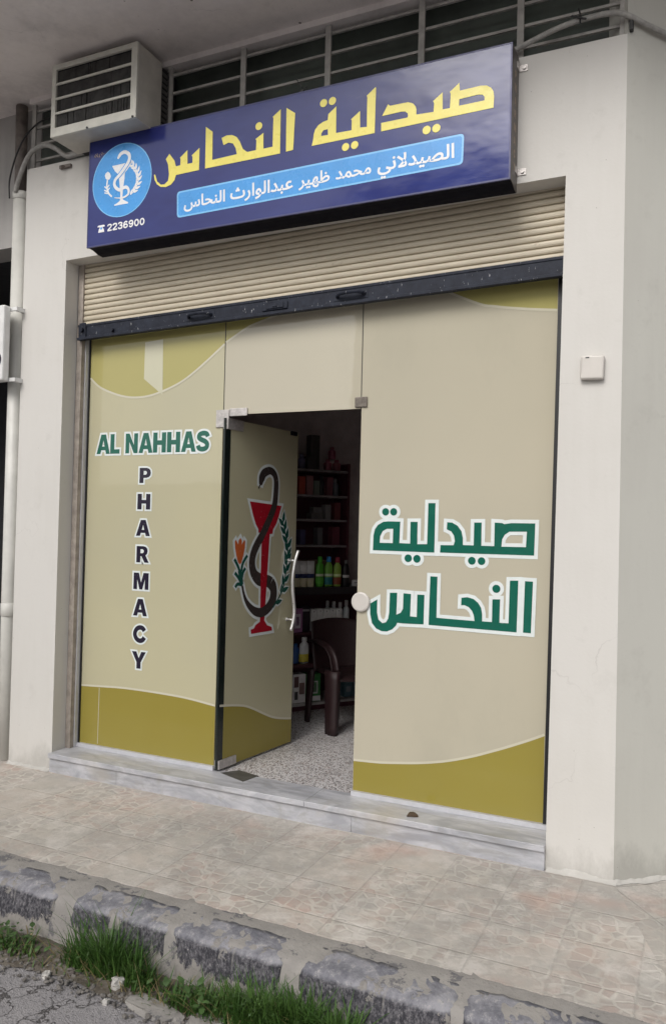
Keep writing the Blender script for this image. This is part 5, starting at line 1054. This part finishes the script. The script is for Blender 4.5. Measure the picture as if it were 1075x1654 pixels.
dg = bmesh.new(); random.seed(9)
for _ in range(420): blade(dg, random.uniform(-.5, 1.4), random.uniform(-1.49, -1.335), KZ+.002, random.uniform(.02, .12), .0045, random.uniform(0, 6.28), random.uniform(.2, .9), random.uniform(.2, 1))
wd = bmesh.new(); random.seed(77)
for _ in range(130):
    x = random.choice((random.gauss(.62, .10), random.gauss(-.40, .10), random.uniform(-.2, 1.25))); y = random.uniform(-1.48, -1.36); h = random.uniform(.02, .09); a = random.uniform(0, 6.28); L_ = random.uniform(.018, .045)
    d = Vector((math.cos(a), math.sin(a), random.uniform(-.1, .6))).normalized(); n_ = d.cross(Vector((0, 0, 1))).normalized(); p = Vector((x, y, KZ+h))
    q = [p, p+d*L_*.35+n_*L_*.30+Vector((0, 0, .003)), p+d*L_*.75+n_*L_*.22, p+d*L_, p+d*L_*.75-n_*L_*.22, p+d*L_*.35-n_*L_*.30+Vector((0, 0, .003))]
    wd.faces.new([wd.verts.new(v) for v in q])
tag(obj('broad_weeds', wd, plain('weed leaves', (.055, .11, .028), .5, 0, .4, 12)), kind='stuff')
tag(obj('dry_grass', dg, M['dry_grass']), kind='stuff')
pb = bmesh.new(); random.seed(4)
for _ in range(520):
    x = random.uniform(-.55, 1.3); y = random.choice((random.uniform(-1.56, -1.40), random.gauss(-1.52, .05))); r_ = random.choice((.004, .005, .006, .008, .011))
    m_ = Matrix.Translation((x, y, KZ+.006+r_*.3)) @ Matrix.Rotation(random.uniform(0, 6), 4, 'Z') @ Matrix.Diagonal((r_*random.uniform(.8, 1.6), r_, r_*.7, 1)); bmesh.ops.create_icosphere(pb, subdivisions=1, radius=1, matrix=m_)
rough(pb, .003, 60); tag(obj('gravel', pb, plain('gutter gravel', (.19, .175, .16), .9, 0, .5, 40)), kind='stuff')
def rock(x, y, sx, sy, sz, label, seed, mat='stone'):
    b_ = bmesh.new(); bmesh.ops.create_cube(b_, size=1.7); bmesh.ops.subdivide_edges(b_, edges=b_.edges, cuts=3, use_grid_fill=True)
    for v in b_.verts:
        v.co = v.co.lerp(v.co.normalized()*1.1, .45) + Vector((noise.noise(v.co*1.3+Vector((seed*7, 0, 0))), noise.noise(v.co*1.3+Vector((0, seed*7, 0))), noise.noise(v.co*1.3+Vector((0, 0, seed*7)))))*.42 + Vector((noise.noise(v.co*5+Vector((seed, 3, 0))), noise.noise(v.co*5), noise.noise(v.co*5+Vector((9, seed, 1)))))*.10
    bmesh.ops.transform(b_, matrix=Matrix.Translation((x, y, KZ+.004+sz*.4)) @ Matrix.Rotation(seed, 4, 'Z') @ Matrix.Diagonal((sx, sy, sz, 1)), verts=b_.verts)
    tag(obj('stone', b_, M[mat], smooth=False, at=(x, y, KZ)), label, 'stone')
rock(.205, -1.445, .026, .022, .030, 'pale upright stone in front of the left grass tuft', 1)
rock(-.10, -1.515, .018, .016, .014, 'small round pale stone at the asphalt edge, lower left', 2)
rock(.23, -1.545, .014, .012, .010, 'tiny pale pebble on the asphalt edge', 5)
rock(.42, -1.50, .13, .050, .012, 'flat broken concrete lump between gutter and asphalt', 3, 'mortar')
rock(.66, -1.54, .12, .075, .016, 'flat pale concrete lump at the bottom edge in front of the grass', 8, 'mortar')
rock(-.02, -1.46, .012, .012, .010, 'small reddish stone under the left grass tuft', 6, 'old_pipe')
